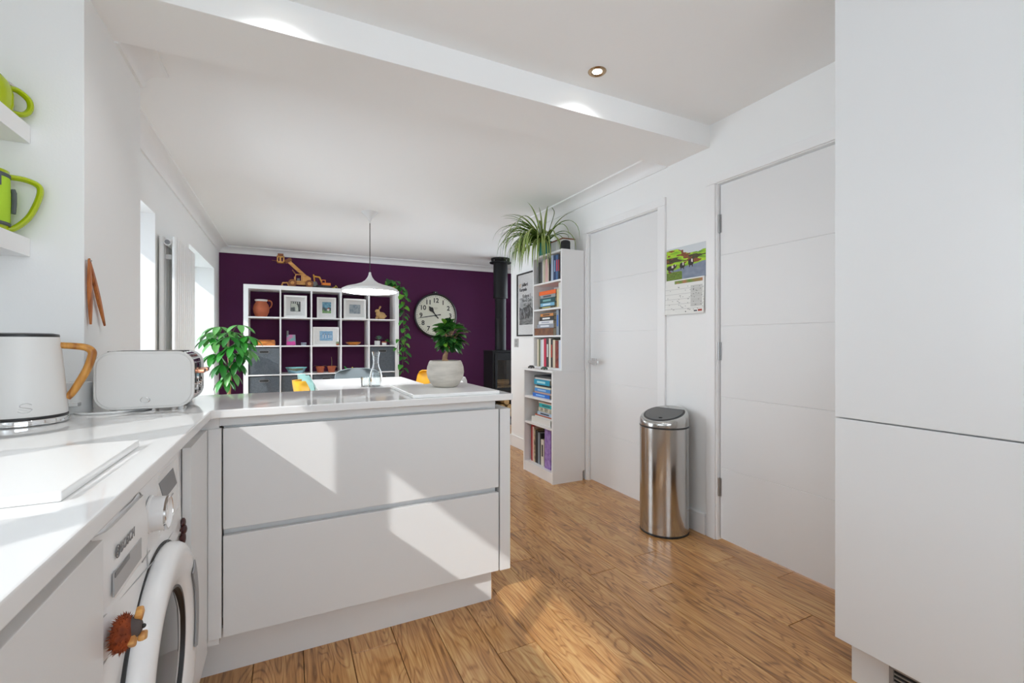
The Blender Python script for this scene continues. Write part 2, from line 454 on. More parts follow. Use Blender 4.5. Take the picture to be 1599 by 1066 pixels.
wall_x('wall_dining', -1.1, -0.765, 2.49, 6.66, DZ + 0.05, [(2.55, 3.633, 0.12, 1.93), (4.74, 6.23, 0.1, 1.955)], WALL, 'white dining room wall with two deep windows and a radiator')
struct(obj('wall_back', box(nb(), -1.1, 3.42, 6.65, 6.77, -0.06, DZ + 0.05), PURPLE, smooth=False), 'deep purple painted end wall of the dining room', 'wall')
struct(obj('wall_alcove', box(nb(), 2.3, 3.42, 4.27, 4.41, -0.06, DZ + 0.05), WALL, smooth=False), 'white return wall of the stove alcove beyond the bookcase', 'wall')
wall_x('wall_stove', 3.3, 3.42, 4.41, 6.65, DZ + 0.05, [(4.65, 6.15, 0.2, 2.1)], WALL, 'white side wall of the stove alcove with an added window')
b = box(nb(), -1.175, -0.65, -2.02, -1.9, -0.06, KZ + 0.05); box(b, 1.55, 2.3, -2.02, -1.9, -0.06, KZ + 0.05); box(b, -0.65, 1.55, -2.02, -1.9, 2.12, KZ + 0.05); box(b, -0.65, 1.55, -2.02, -1.9, -0.06, 0.78)
struct(obj('wall_rear', b, WALL, smooth=False), 'white kitchen wall behind the camera with an added window', 'wall')

def window(name, xo, xi, y0, y1, z0, z1, posts, label, rail=0.04):
    """frame in a wall running along y; posts: list of (ya, yb)"""
    w = struct(thing(name, label, 'window', (xo, (y0 + y1) / 2, z0)), label, 'window')
    f = nb()
    box(f, xo, xi, y0, y1, z0, z0 + rail); box(f, xo, xi, y0, y1, z1 - rail, z1)
    box(f, xo, xi, y0, y0 + rail, z0 + rail, z1 - rail); box(f, xo, xi, y1 - rail, y1, z0 + rail, z1 - rail)
    obj('window_frame', f, TRIM, w, smooth=False)
    e = [y0 + rail]
    for a, c in posts:
        obj('mullion', box(nb(), xo, xi, a, c, z0 + rail, z1 - rail), TRIM, w, smooth=False); e += [a, c]
    e.append(y1 - rail)
    for i in range(0, len(e), 2):
        obj('pane', box(nb(), (xo + xi) / 2 - 0.002, (xo + xi) / 2 + 0.002, e[i], e[i + 1], z0 + rail, z1 - rail), GLASS, w, smooth=False)
    return w
window('window_1', -1.175, -1.115, -0.53, 1.165, 0.98, 2.0, [(0.01, 0.07), (0.592, 0.696)], 'white framed kitchen window above the worktop')
w2 = window('window_2', -1.09, -1.03, 2.55, 3.633, 0.12, 1.93, [], 'sunlit dining window nearest the wall pier')
obj('window_sill', box(nb(), -1.03, -0.74, 2.55, 3.633, 0.12, 0.14, 0.004), TRIM, w2)
w3 = window('window_3', -1.09, -1.03, 4.74, 6.23, 0.1, 1.955, [(5.43, 5.5)], 'dining window between the radiator and the purple wall')
obj('window_sill', box(nb(), -1.03, -0.74, 4.74, 6.23, 0.1, 0.12, 0.004), TRIM, w3)
window('added_window_5', 3.36, 3.42, 4.65, 6.15, 0.2, 2.1, [(5.37, 5.43)], 'unseen window added in the side wall of the stove alcove')  # out of view, hinted by the flue's highlight; added to light the dining room
w4 = struct(thing('added_window_4', '', 'window', (0.6, -1.98, 0.78)), 'unseen white framed window added behind the camera for fill light', 'window')  # out of view; put in to bring soft fill light into the kitchen
f = box(nb(), -0.65, 1.55, -2.0, -1.94, 2.07, 2.12); box(f, -0.65, 1.55, -2.0, -1.94, 0.78, 0.83)
for x in (-0.65, 0.425, 1.5): box(f, x, x + 0.05, -2.0, -1.94, 0.83, 2.07)
obj('window_frame', f, TRIM, w4, smooth=False)
for x0, x1 in ((-0.6, 0.425), (0.475, 1.5)): obj('pane', box(nb(), x0, x1, -1.972, -1.968, 0.83, 2.07), GLASS, w4, smooth=False)

# coving: concave section swept along the walls of the dining room
def cove(name, a, c, nrm, label, ext=(0, 0)):
    a = Vector(a); c = Vector(c); d = (c - a).normalized(); n = Vector(nrm)
    p, q = 0.10, 0.078
    sec = [(0, 0), (0, -q), (0.012, -q), (0.012, -q + 0.006)]
    for k in range(9):
        t = k / 8 * PI / 2
        sec.append((0.013 + (p - 0.025) * (1 - math.cos(t)), -q + 0.007 + (q - 0.019) * math.sin(t)))
    sec += [(p - 0.008, -0.012), (p, -0.012), (p, 0)]
    bm = nb(); A = []; B = []
    for u, v in sec:
        A.append(bm.verts.new(a + n * u + Vector((0, 0, v)) + d * (u * ext[0]))); B.append(bm.verts.new(c + n * u + Vector((0, 0, v)) - d * (u * ext[1])))
    bm.faces.new(A); bm.faces.new(B)
    for k in range(len(sec)): bm.faces.new((A[k], A[(k + 1) % len(sec)], B[(k + 1) % len(sec)], B[k]))
    bmesh.ops.recalc_face_normals(bm, faces=bm.faces)
    return struct(obj(name, bm, TRIM, angle=25), label, 'coving')
cove('trim_1', (XR, 2.155, DZ), (XR, 4.41, DZ), (-1, 0, 0), 'white curved coving above the bookcase and the far door', (0, -1))
cove('trim_2', (XR, 4.41, DZ), (3.3, 4.41, DZ), (0, 1, 0), 'white curved coving inside the stove alcove', (-1, 0))
cove('trim_3', (-0.765, 6.65, DZ), (3.3, 6.65, DZ), (0, -1, 0), 'white curved coving along the top of the purple wall', (1, 0))
cove('trim_4', (-0.765, 2.49, DZ), (-0.765, 6.65, DZ), (1, 0, 0), 'white curved coving above the radiator and dining windows', (0, 1))
cove('trim_5', (-0.575, 2.155, DZ), (-0.575, 2.49, DZ), (1, 0, 0), 'short cut-off length of coving on the wall pier')

# skirting boards
def skirt(name, x0, x1, y0, y1, label):
    b = box(nb(), x0, x1, y0, y1, 0.0, 0.105); 
    return struct(obj(name, box(b, x0 if x1 > XR - 0.001 else x0, x1, y0, y1, 0.105, 0.118, 0.004), TRIM), label, 'skirting')
skirt('baseboard_right', XR - 0.016, XR, 3.512, 4.41, 'white skirting board between bookcase and stove alcove')
skirt('baseboard_middle', XR - 0.016, XR, 1.855, 2.155, 'white skirting board behind the steel bin')
struct(obj('baseboard_back', box(nb(), -0.765, 3.3, 6.634, 6.65, 0, 0.118, 0.004), TRIM), 'white skirting board along the purple wall', 'skirting')

# doors with five boards, hinges, handle; frames
def door(name, y0, y1, top, label, hinge_y, handle_y=None):
    d = struct(thing(name, label, 'door', (XR, (y0 + y1) / 2, 0)), label, 'door')
    obj('door_core', box(nb(), 2.1795, 2.215, y0, y1, 0.008, top), DOORP, d, smooth=False)
    n = 5; h = (top - 0.008) / n
    for k in range(n):
        obj('panel', box(nb(), 2.176, 2.186, y0, y1, 0.008 + k * h + 0.0016, 0.008 + (k + 1) * h - 0.0016, 0.0014, 1), DOORP, d, smooth=False)
    for z in (0.245, 1.005, 1.72) :
        hg = obj('hinge', cyl(nb(), (2.168, hinge_y, z), 0.0065, 0.10, n=12), STEELD, d)
        obj('hinge_leaf', box(nb(), 2.172, 2.177, hinge_y - 0.012, hinge_y + 0.008, z, z + 0.10), STEELD, hg, smooth=False)
    if handle_y:
        s = 1
        h_ = obj('handle', box(nb(), 2.16, 2.177, handle_y - 0.026, handle_y + 0.026, 0.925, 0.977, 0.003), CHROME, d)
        b = tube(nb(), [(2.165, handle_y, 0.951), (2.125, handle_y, 0.951)], 0.009)
        box(b, 2.118, 2.134, handle_y - 0.115, handle_y + 0.012, 0.941, 0.961, 0.003)
        obj('lever', b, CHROME, h_)
    return d
door('door_1', 1.013, 1.775, 1.986, 'white five-board door beside the tall white cabinet', 1.779)
door('door_2', 2.236, 2.998, 1.968, 'white five-board door between the bin and the bookcase', 2.232, 2.94)
def frame(name, y0, y1, top, label):
    t = thing(name, label, 'door frame', (XR, (y0 + y1) / 2, 0)); t['kind'] = 'structure'
    b = box(nb(), XR - 0.004, 2.24, y0 - 0.022, y0 - 0.001, 0, top + 0.022); box(b, XR - 0.004, 2.24, y1 + 0.005, y1 + 0.022, 0, top + 0.022); box(b, XR - 0.004, 2.24, y0 - 0.022, y1 + 0.022, top + 0.004, top + 0.022)
    obj('door_lining', b, TRIM, t, smooth=False)
    w = 0.064; o = 0.008
    for (yy0, yy1) in ((y0 - o - w, y0 - o), (y1 + o + 0.004, y1 + o + w)):
        obj('architrave', box(nb(), XR - 0.017, XR + 0.002, yy0, yy1, 0, top + o, 0.004), TRIM, t)
    obj('architrave', box(nb(), XR - 0.017, XR + 0.002, y0 - o - w, y1 + o + w, top + o, top + o + 0.052, 0.004), TRIM, t)
frame('trim_6', 1.013, 1.775, 1.986, 'white architrave around the door beside the tall cabinet')
frame('trim_7', 2.236, 2.998, 1.968, 'white architrave around the door by the bookcase')

# ================================================================== KITCHEN
# worktop: one continuous L
WT0, WT1 = 0.866, 0.893
poly = [(-0.873, -0.8), (-0.215, -0.8), (-0.215, 1.68), (-0.2142, 1.69), (-0.2095, 1.699), (-0.2, 1.704), (-0.19, 1.705), (0.845, 1.705), (0.845, 2.2), (-0.573, 2.2), (-0.573, 1.878), (-0.873, 1.878)]
tag(obj('worktop', prism(nb(), poly, WT0, WT1, 'z', 0.004), QUARTZ), 'white stone worktop wrapping from the sink side round the peninsula', 'worktop')
obj_ = None
# peninsula drawer unit
u = thing('drawer_unit', 'white peninsula cabinet with two wide handleless drawers', 'cabinet', (0.3, 1.95, 0))
b = box(nb(), -0.19, 0.79, 1.768, 2.16, 0.148, WT0 - 0.001)
obj('carcass', b, CARC, u, smooth=False)
obj('back_panel', box(nb(), -0.57, 0.79, 2.16, 2.178, 0.0, WT0 - 0.001), GLOSSW, u, smooth=False)
obj('drawer', box(nb(), -0.189, 0.793, 1.737, 1.757, 0.5, 0.828, 0.0025), GLOSSW, u)
obj('drawer', box(nb(), -0.189, 0.793, 1.737, 1.757, 0.15, 0.479, 0.0025), GLOSSW, u)
obj('drawer_box', box(nb(), -0.17, 0.775, 1.757, 1.77, 0.17, 0.47), CARC, u, smooth=False)
obj('drawer_box', box(nb(), -0.17, 0.775, 1.757, 1.77, 0.52, 0.80), CARC, u, smooth=False)
b = box(nb(), -0.232, 0.775, 1.752, 1.77, 0.835, WT0 - 0.001); obj('top_rail', b, GLOSSW, u, smooth=False)
obj('corner_post', box(nb(), -0.27, -0.2, 1.742, 1.77, 0.13, WT0 - 0.001), GLOSSW, u, smooth=False)
obj('end_panel', box(nb(), 0.7985, 0.847, 1.737, 1.87, 0.148, 0.827, 0.002), GLOSSW, u)
obj('filler', box(nb(), -0.2305, -0.193, 1.737, 1.757, 0.15, 0.828, 0.002), GLOSSW, u)
pl = obj('plinth', box(nb(), -0.27, 0.786, 1.80, 1.818, 0.0, 0.149), GLOSSW, u, smooth=False)
obj('chipboard_edge', box(nb(), 0.786, 0.79, 1.80, 1.818, 0.0, 0.149), mat('chipboard', srgb(196, 152, 104), 0.8, var=0.3, vscale=60), pl, smooth=False)

# corner post beside the washing machine
u = thing('corner_unit', 'slim white corner cabinet panel right of the washing machine', 'cabinet', (-0.4, 1.6, 0))
obj('carcass', box(nb(), -0.86, -0.255, 1.475, 1.73, 0.0, WT0 - 0.001), CARC, u, smooth=False)
obj('front_panel', box(nb(), -0.252, -0.231, 1.468, 1.7365, 0.115, 0.828, 0.002), GLOSSW, u)
# near base cabinets
for (y0, y1, lab) in ((0.245, 0.843, 'white base cabinet door left of the washing machine'), (-0.78, 0.24, 'white base cabinet run nearest the camera, out at the left')):
    u = thing('base_cabinet', lab, 'cabinet', (-0.55, (y0 + y1) / 2, 0))
    obj('carcass', box(nb(), -0.86, -0.262, y0 + 0.002, y1 - 0.002, 0.15, WT0 - 0.001), CARC, u, smooth=False)
    obj('door', box(nb(), -0.26, -0.236, y0 + 0.002, y1 - 0.002, 0.15, 0.828, 0.002), GLOSSW, u)
    obj('plinth', box(nb(), -0.30, -0.285, y0, y1, 0, 0.148), GLOSSW, u, smooth=False)

# washing machine
MY0, MY1 = 0.853, 1.458
wm = thing('washing_machine', 'white front-loading washing machine under the worktop', 'washing machine', (-0.55, 1.155, 0))
obj('body', box(nb(), -0.85, -0.272, MY0, MY1, 0.012, 0.845, 0.006), APPW, wm)
for (x, y) in ((-0.8, MY0 + 0.05), (-0.8, MY1 - 0.05), (-0.32, MY0 + 0.05), (-0.32, MY1 - 0.05)):
    obj('foot', cyl(nb(), (x, y, 0.0), 0.02, 0.02, n=12), BLACKP, wm)
# fascia: slightly bowed upper front with rounded far end
def fas(uu, vv):
    y = MY0 + 0.002 + uu * (MY1 - MY0 - 0.004); z = 0.632 + vv * 0.203
    e = max(0.0, (uu - 0.93) / 0.07); e0 = max(0.0, (0.07 - uu) / 0.07)
    return (-0.244 + 0.004 * math.sin(PI * min(1, uu)) * (1 - vv * 0.5) - 0.018 * (e ** 2 + e0 ** 2) - 0.006 * vv, y, z)
FX = lambda y, z: fas((y - MY0 - 0.002) / (MY1 - MY0 - 0.004), (z - 0.632) / 0.203)[0]
obj('fascia', surf(nb(), fas, 30, 8, 0.014), APPW, wm)
obj('front_panel', surf(nb(), lambda a, c: (-0.247 + 0.004 * math.sin(PI * a), MY0 + 0.002 + a * (MY1 - MY0 - 0.004), 0.06 + c * 0.568), 24, 4, 0.012), APPW, wm)
dr = obj('detergent_drawer', surf(nb(), lambda a, c: (FX(0.862 + a * 0.205, 0.712 + c * 0.112) + 0.006 + 0.004 * math.sin(PI * c), 0.862 + a * 0.205, 0.712 + c * 0.112), 10, 6, 0.008), APPW2, wm)
obj('drawer_gap', tube(nb(), spline([(FX(0.868, 0.829) + 0.0015, 0.862, 0.829), (FX(1.0, 0.829) + 0.0015, 1.0, 0.829), (FX(1.065, 0.828) + 0.0015, 1.065, 0.828), (FX(1.085, 0.76) + 0.0015, 1.085, 0.76), (FX(1.09, 0.68) + 0.0015, 1.09, 0.68)], 8), 0.0012, 6), LGREY, wm)
obj('fascia_gap', tube(nb(), [(FX(0.87, 0.64) + 0.003, 0.862, 0.70), (FX(1.1, 0.64) + 0.003, 1.15, 0.672), (FX(1.44, 0.64) + 0.003, 1.44, 0.655)], 0.0012, 6), LGREY, wm)
sx = FX(0.92, 0.73) + 0.0105
obj('handle_slot', surf(nb(), lambda a, c: (sx + 0.0008 * a, 0.882 + a * 0.14, 0.724 + c * 0.036), 6, 2, 0.002), LGREY, dr)
obj('slot_painted_shade', surf(nb(), lambda a, c: (sx + 0.0012, 0.884 + a * 0.07, 0.752 + c * 0.008), 4, 1, 0.0012), GREY, dr)  # darker grey strip, shade under the slot's upper lip put into the colour
tx = FX(0.95, 0.785) + 0.0108
text('maker_lettering', 'BOSCH', 0.022, (tx, 0.918, 0.777), (0, 1, 0), (0, 0, 1), GREY, dr, bold=0.0005)
em = nb()
for r0 in (0.0095, 0.0056):
    tube(em, [(tx, 0.9035 + r0 * math.cos(k / 20 * 2 * PI), 0.785 + r0 * math.sin(k / 20 * 2 * PI)) for k in range(21)], 0.0009, 5)
box(em, tx - 0.0005, tx + 0.0008, 0.8995, 0.9075, 0.7842, 0.7858)
obj('maker_emblem', em, GREY, dr)
KY, KZ_ = 1.125, 0.768
kx = FX(KY, KZ_)
kn = obj('dial', lathe(nb(), [(0.036, 0), (0.036, 0.003), (0.0335, 0.005), (0.032, 0.028), (0.0315, 0.031), (0.0295, 0.0315), (0.027, 0.026), (0.0, 0.024)], (kx, KY, KZ_), 40, Matrix.Rotation(PI / 2, 4, 'Y'), cap=False), APPW2, wm)
obj('dial_ring', lathe(nb(), [(0.0325, 0.0275), (0.0327, 0.0312), (0.0302, 0.0324), (0.0295, 0.030)], (kx, KY, KZ_), 40, Matrix.Rotation(PI / 2, 4, 'Y'), cap=False), CHROME, kn)
obj('dial_pointer', box(nb(), kx + 0.025, kx + 0.0285, KY - 0.004, KY + 0.004, KZ_ + 0.004, KZ_ + 0.026, 0.001), APPW, kn)
obj('display_panel', surf(nb(), lambda a, c: (FX(1.19 + a * 0.18, 0.70 + c * 0.125) + 0.0006, 1.19 + a * 0.185, 0.70 + c * 0.122), 6, 3, 0.0008), APPW2, wm)
obj('display', surf(nb(), lambda a, c: (FX(1.2 + a * 0.15, 0.762 + c * 0.046) + 0.0016, 1.20 + a * 0.135 + (1 - c) * 0.035, 0.762 + c * 0.046), 6, 2, 0.0012), GREY, wm)
MK = []
for k in range(5): MK.append((KY - 0.062 + 0.008 * (k % 2), KZ_ - 0.034 + k * 0.016, 0.017))
for k in range(3): MK.append((KY + 0.046, KZ_ - 0.034 + k * 0.014, 0.012))
MK += [(1.24, 0.748, 0.02), (1.275, 0.748, 0.012), (1.305, 0.748, 0.02), (1.06, 0.70, 0.05), (1.22, 0.70, 0.035)]
for y, z, w_ in MK: obj('printed_mark', box(nb(), FX(y, z) + 0.0003, FX(y, z) + 0.0017, y, y + w_, z, z + 0.0028), LGREY, wm, smooth=False)
# round door
DC = (1.165, 0.435)
RX = Matrix.Rotation(PI / 2, 4, 'Y')
DX = -0.246
obj('door_seal', lathe(nb(), [(0.2485, 0), (0.2485, 0.006), (0.2, 0.008)], (DX, DC[0], DC[1]), 72, RX, cap=False), DARKGAP, wm)
wd = obj('door', lathe(nb(), [(0.21, 0.004), (0.242, 0.005), (0.2445, 0.012), (0.243, 0.024), (0.237, 0.034), (0.226, 0.040), (0.212, 0.041), (0.190, 0.038), (0.170, 0.034), (0.158, 0.030), (0.153, 0.026), (0.150, 0.012)], (DX, DC[0], DC[1]), 80, RX, cap=False), APPW, wm)
obj('door_glass', lathe(nb(), [(0.0, 0.030), (0.06, 0.029), (0.11, 0.026), (0.14, 0.021), (0.152, 0.018)], (DX, DC[0], DC[1]), 64, RX, cap=False), DGLASS, wd)
obj('glass_rim', lathe(nb(), [(0.149, 0.014), (0.1535, 0.0275), (0.148, 0.027), (0.145, 0.02)], (DX, DC[0], DC[1]), 64, RX, cap=False), BLACKP, wd)
def hsf(a, c):
    an = math.radians(-22 + a * 62); r = 0.190 + c * 0.034
    return (DX + 0.0405 + 0.0016 * math.sin(PI * c), DC[0] + r * math.cos(an), DC[1] + r * math.sin(an))
obj('handle_recess', surf(nb(), hsf, 16, 4, 0.003), mat('recess_grey', (0.30, 0.30, 0.31), 0.5), wd)

# bristly hedgehog magnet and dark lizard magnet on the machine
HC = Vector((-0.227, 0.887, 0.664))
hg = thing('hedgehog_magnet', 'small brown bristly hedgehog magnet with wooden feet on washing machine', 'magnet', HC + Vector((-0.013, 0, -0.026)))
BRIS = mat('brown_bristle', srgb(150, 66, 20), 0.85, col2=srgb(100, 40, 14), vscale=60)
obj('body', sphere(nb(), HC, (0.014, 0.028, 0.025), 20, 12), BRIS, hg)
b = nb()
for k in range(420):
    d = Vector((random.gauss(0, 1), random.gauss(0, 1), random.gauss(0, 1))).normalized()
    if d.x > 0.72 or d.x < -0.8: continue
    p = HC + Vector((d.x * 0.0135, d.y * 0.0275, d.z * 0.0245)); q = p + (d * 0.8 + Vector((random.uniform(-.5, .1), random.uniform(-.4, .4), random.uniform(-.4, .4)))) * 0.0058
    s = d.orthogonal().normalized() * 0.0009; s2 = d.cross(s).normalized() * 0.0009
    v = [b.verts.new(p + s), b.verts.new(p - s * 0.5 + s2), b.verts.new(p - s * 0.5 - s2), b.verts.new(q)]
    b.faces.new((v[0], v[1], v[3])); b.faces.new((v[1], v[2], v[3])); b.faces.new((v[2], v[0], v[3]))
tag(obj('bristles', b, BRIS, hg, smooth=False), None, None, kind='stuff')
obj('face', lathe(nb(), [(0.016, 0), (0.0155, 0.006), (0.012, 0.011), (0.006, 0.014), (0, 0.0145)], HC + Vector((0.009, 0.006, 0.002)), 14, Matrix.Rotation(PI / 2, 4, 'Y')), mat('grey_felt', srgb(86, 76, 74), 0.9), hg)
obj('nose', sphere(nb(), HC + Vector((0.0245, 0.006, 0.002)), 0.0035, 10, 6), BLACKP, hg)
for (x, y, z, a) in ((0.018, 0.012, 0.019, 0.5), (0.013, -0.006, -0.012, -0.7), (0.022, 0.012, -0.016, -0.4)):
    obj('foot', box(nb(), -0.005, 0.005, -0.009, 0.010, -0.007, 0.007, 0.003, 2, Matrix.Translation(HC + Vector((x, y, z))) @ Matrix.Rotation(a, 4, 'X')), TOYW, hg)
lz = thing('lizard_magnet', 'small dark maroon lizard-shaped magnet below the machine display', 'magnet', (-0.245, 1.407, 0.61))
MAR = mat('dark_maroon', srgb(62, 30, 32), 0.35)
LZ = Vector((-0.003, -0.024, -0.022))
b = sphere(nb(), LZ + Vector((-0.236, 1.432, 0.672)), (0.006, 0.010, 0.012)); sphere(b, LZ + Vector((-0.234, 1.430, 0.655)), (0.007, 0.012, 0.012)); sphere(b, LZ + Vector((-0.236, 1.427, 0.634)), (0.007, 0.011, 0.017))
tube(b, spline([LZ + Vector((-0.236, 1.427, 0.62)), LZ + Vector((-0.235, 1.424, 0.612)), LZ + Vector((-0.236, 1.43, 0.606))], 4), [0.004] * 8 + [0.002], 6)
obj('body', b, MAR, lz)
for s in (-1, 1):
    for z in (0.662, 0.642, 0.626):
        obj('leg', tube(nb(), [LZ + Vector((-0.238, 1.43, z)), LZ + Vector((-0.234, 1.43 + s * 0.014, z + 0.004)), LZ + Vector((-0.240, 1.43 + s * 0.019, z - 0.004))], 0.002, 5), MAR, lz)

# white slabs on the worktop
tag(obj('chopping_slab', box(nb(), -0.83, -0.275, 0.822, 1.183, WT1, WT1 + 0.0145, 0.003), SLABM), 'thin white rectangular slab lying on the worktop beside the kettle', 'board')
tag(obj('serving_slab', box(nb(), 0.428, 0.79, 1.722, 2.15, WT1, WT1 + 0.0135, 0.0025), SLABM), 'white square slab under the potted bonsai on the peninsula', 'board')

# kettle
with at((-0.628, 1.652, WT1), math.radians(12)):
    k = thing('kettle', 'cream electric kettle with a bent wooden handle', 'kettle')
    obj('base', lathe(nb(), [(0.084, 0), (0.088, 0.003), (0.088, 0.013), (0.086, 0.016)], n=48), CHROME, k)
    obj('base_ring', lathe(nb(), [(0.0855, 0.016), (0.0865, 0.018), (0.0865, 0.0225), (0.085, 0.024)], n=48), BLACKP, k)
    obj('body', lathe(nb(), [(0.085, 0.024), (0.0855, 0.030), (0.083, 0.07), (0.0775, 0.14), (0.071, 0.215), (0.0685, 0.229)], n=56), CREAM, k)
    obj('lid', lathe(nb(), [(0.0685, 0.229), (0.069, 0.231), (0.068, 0.236), (0.055, 0.239), (0, 0.240)], n=48), BLACKP, k)
    h = spline([(0.066, 0, 0.207), (0.10, 0, 0.204), (0.121, 0, 0.200), (0.133, 0, 0.190), (0.1335, 0, 0.175), (0.123, 0, 0.138), (0.105, 0, 0.098), (0.093, 0, 0.075), (0.083, 0, 0.062)], 5)
    obj('handle', tube(nb(), h, [0.0085 + 0.0015 * math.sin(PI * i / (len(h) - 1)) for i in range(len(h))], 12, 1.15, up=(0, 1, 0)), OAKH, k)
    sp = nb(); prism(sp, [(-0.018, 0), (0.018, 0), (0.0, 0.034)], 0, 0.004, 'z'); 
    bmesh.ops.transform(sp, matrix=Matrix.Translation((-0.064, 0, 0.228)) @ Matrix.Rotation(PI / 2, 4, 'Z'), verts=sp.verts)
    obj('spout', sp, CREAM, k)
    # swan-like emblem embossed on the side
    ang = math.radians(-79); R_ = 0.0825
    def em(u_, v_): a = ang + u_ / R_; r = R_ + 0.0012 + 0.0005 - (v_ - 0.045) * 0.06; return (r * math.cos(a), r * math.sin(a), v_)
    e = nb()
    tube(e, spline([em(0.011, 0.056), em(0.002, 0.060), em(-0.009, 0.057), em(-0.008, 0.051), em(0.004, 0.048), em(0.011, 0.044), em(0.006, 0.038), em(-0.006, 0.037), em(-0.013, 0.041)], 4), 0.0011, 6)
    tube(e, spline([em(-0.012, 0.046), em(-0.002, 0.0435), em(0.004, 0.041)], 4), 0.0009, 6)
    obj('emblem', e, CHROME, k)

# toaster
with at((-0.398, 1.882, WT1), math.radians(1.5)):
    t = thing('toaster', 'cream and chrome four-slot toaster with copper levers', 'toaster')
    W, D, Z0, Z1 = 0.124, 0.118, 0.009, 0.187
    obj('chrome_shell', prism(nb(), rrect(-W + 0.004, W - 0.004, Z0 + 0.003, Z1 - 0.002, 0.045, 8), -D + 0.012, D - 0.012, 'y'), CHROME, t)
    for s in (-1, 1):
        sp_ = obj('side_panel', prism(nb(), rrect(-W, W, Z0, Z1, 0.047, 8), min(s * D, s * (D - 0.014)), max(s * D, s * (D - 0.014)), 'y', 0.003), CREAM, t)
        obj('panel_face', prism(nb(), rrect(-W + 0.007, W - 0.007, Z0 + 0.007, Z1 - 0.007, 0.041, 8), min(s * (D + 0.003), s * D), max(s * (D + 0.003), s * D), 'y', 0.002), CREAM, sp_)
    for y in (-0.07, -0.025, 0.025, 0.07): obj('slot', box(nb(), -0.10, 0.085, y - 0.013, y + 0.013, Z1 - 0.006, Z1 - 0.0008), DARKGAP, t, smooth=False)
    for y in (-0.048, 0.048):
        obj('lever_track', box(nb(), W - 0.006, W - 0.002, y - 0.004, y + 0.004, 0.045, 0.145), BLACKP, t, smooth=False)
        obj('lever', box(nb(), W - 0.004, W + 0.022, y - 0.022, y + 0.022, 0.112, 0.126, 0.003), mat('copper', srgb(214, 150, 120), 0.2, 1.0), t)
        for z, m_ in ((0.062, CHROME), (0.086, CHROME)): obj('button', cyl(nb(), (W - 0.005, y + 0.026, z), 0.007, 0.006, 'x', 16, 0.001), m_, t)
        obj('browning_knob', cyl(nb(), (W - 0.005, y - 0.026, 0.07), 0.012, 0.012, 'x', 20, 0.002), CHROME, t)
    for (x, y) in ((-0.085, -0.09), (0.085, -0.09), (-0.085, 0.09), (0.085, 0.09)): obj('foot', cyl(nb(), (x, y, 0), 0.008, 0.014, n=12), PORC, t)
    e = nb(); em2 = lambda x, z: (x, -D - 0.0034, z)
    tube(e, spline([em2(0.008, 0.036), em2(0.003, 0.043), em2(-0.007, 0.044), em2(-0.012, 0.037), em2(-0.008, 0.030)], 4), 0.0011, 6)
    tube(e, spline([em2(-0.004, 0.029), em2(0.005, 0.029), em2(0.011, 0.034), em2(0.010, 0.041)], 4), 0.0011, 6)
    obj('emblem', e, CHROME, t)

# white socket tower, plug and cable behind the kettle
with at((-0.578, 1.838, WT1)):
    t = thing('socket_tower', 'small white plug tower standing between kettle and toaster', 'socket')
    obj('body', lathe(nb(), [(0.034, 0), (0.0355, 0.002), (0.0355, 0.088), (0.033, 0.0925), (0, 0.093)], n=32), PORC, t)
    obj('plug', box(nb(), -0.022, 0.020, -0.062, -0.034, 0.024, 0.036, 0.003), PORC, t)
tag(obj('power_cable', tube(nb(), spline([(-0.57, 1.79, WT1 + 0.004), (-0.535, 1.755, WT1 + 0.004), (-0.47, 1.752, WT1 + 0.004), (-0.42, 1.80, WT1 + 0.004), (-0.40, 1.85, WT1 + 0.004)], 6), 0.0035, 8), PORC), 'thin white cable lying on the worktop in front of the toaster', 'cable')

# wooden tongs hanging from the corner of the pier
t = thing('toast_tongs', 'pair of wooden toast tongs hanging on the wall pier corner', 'tongs', (-0.568, 1.9, 1.16))
obj('nail', cyl(nb(), (-0.577, 1.888, 1.366), 0.0022, 0.018, 'x', 8), STEELD, t)
for (y1, x1) in ((1.905, -0.567), (2.015, -0.563)):
    p = [Vector((-0.566, 1.888, 1.372)).lerp(Vector((x1, y1, 1.165)), f_) for f_ in (0, 0.25, 0.5, 0.75, 1)]
    obj('arm', tube(nb(), spline(p, 4), [0.005 + 0.006 * math.sin(PI * i / 16) for i in range(17)], 8, 0.6, up=(1, 0, 0)), TONGW, t)

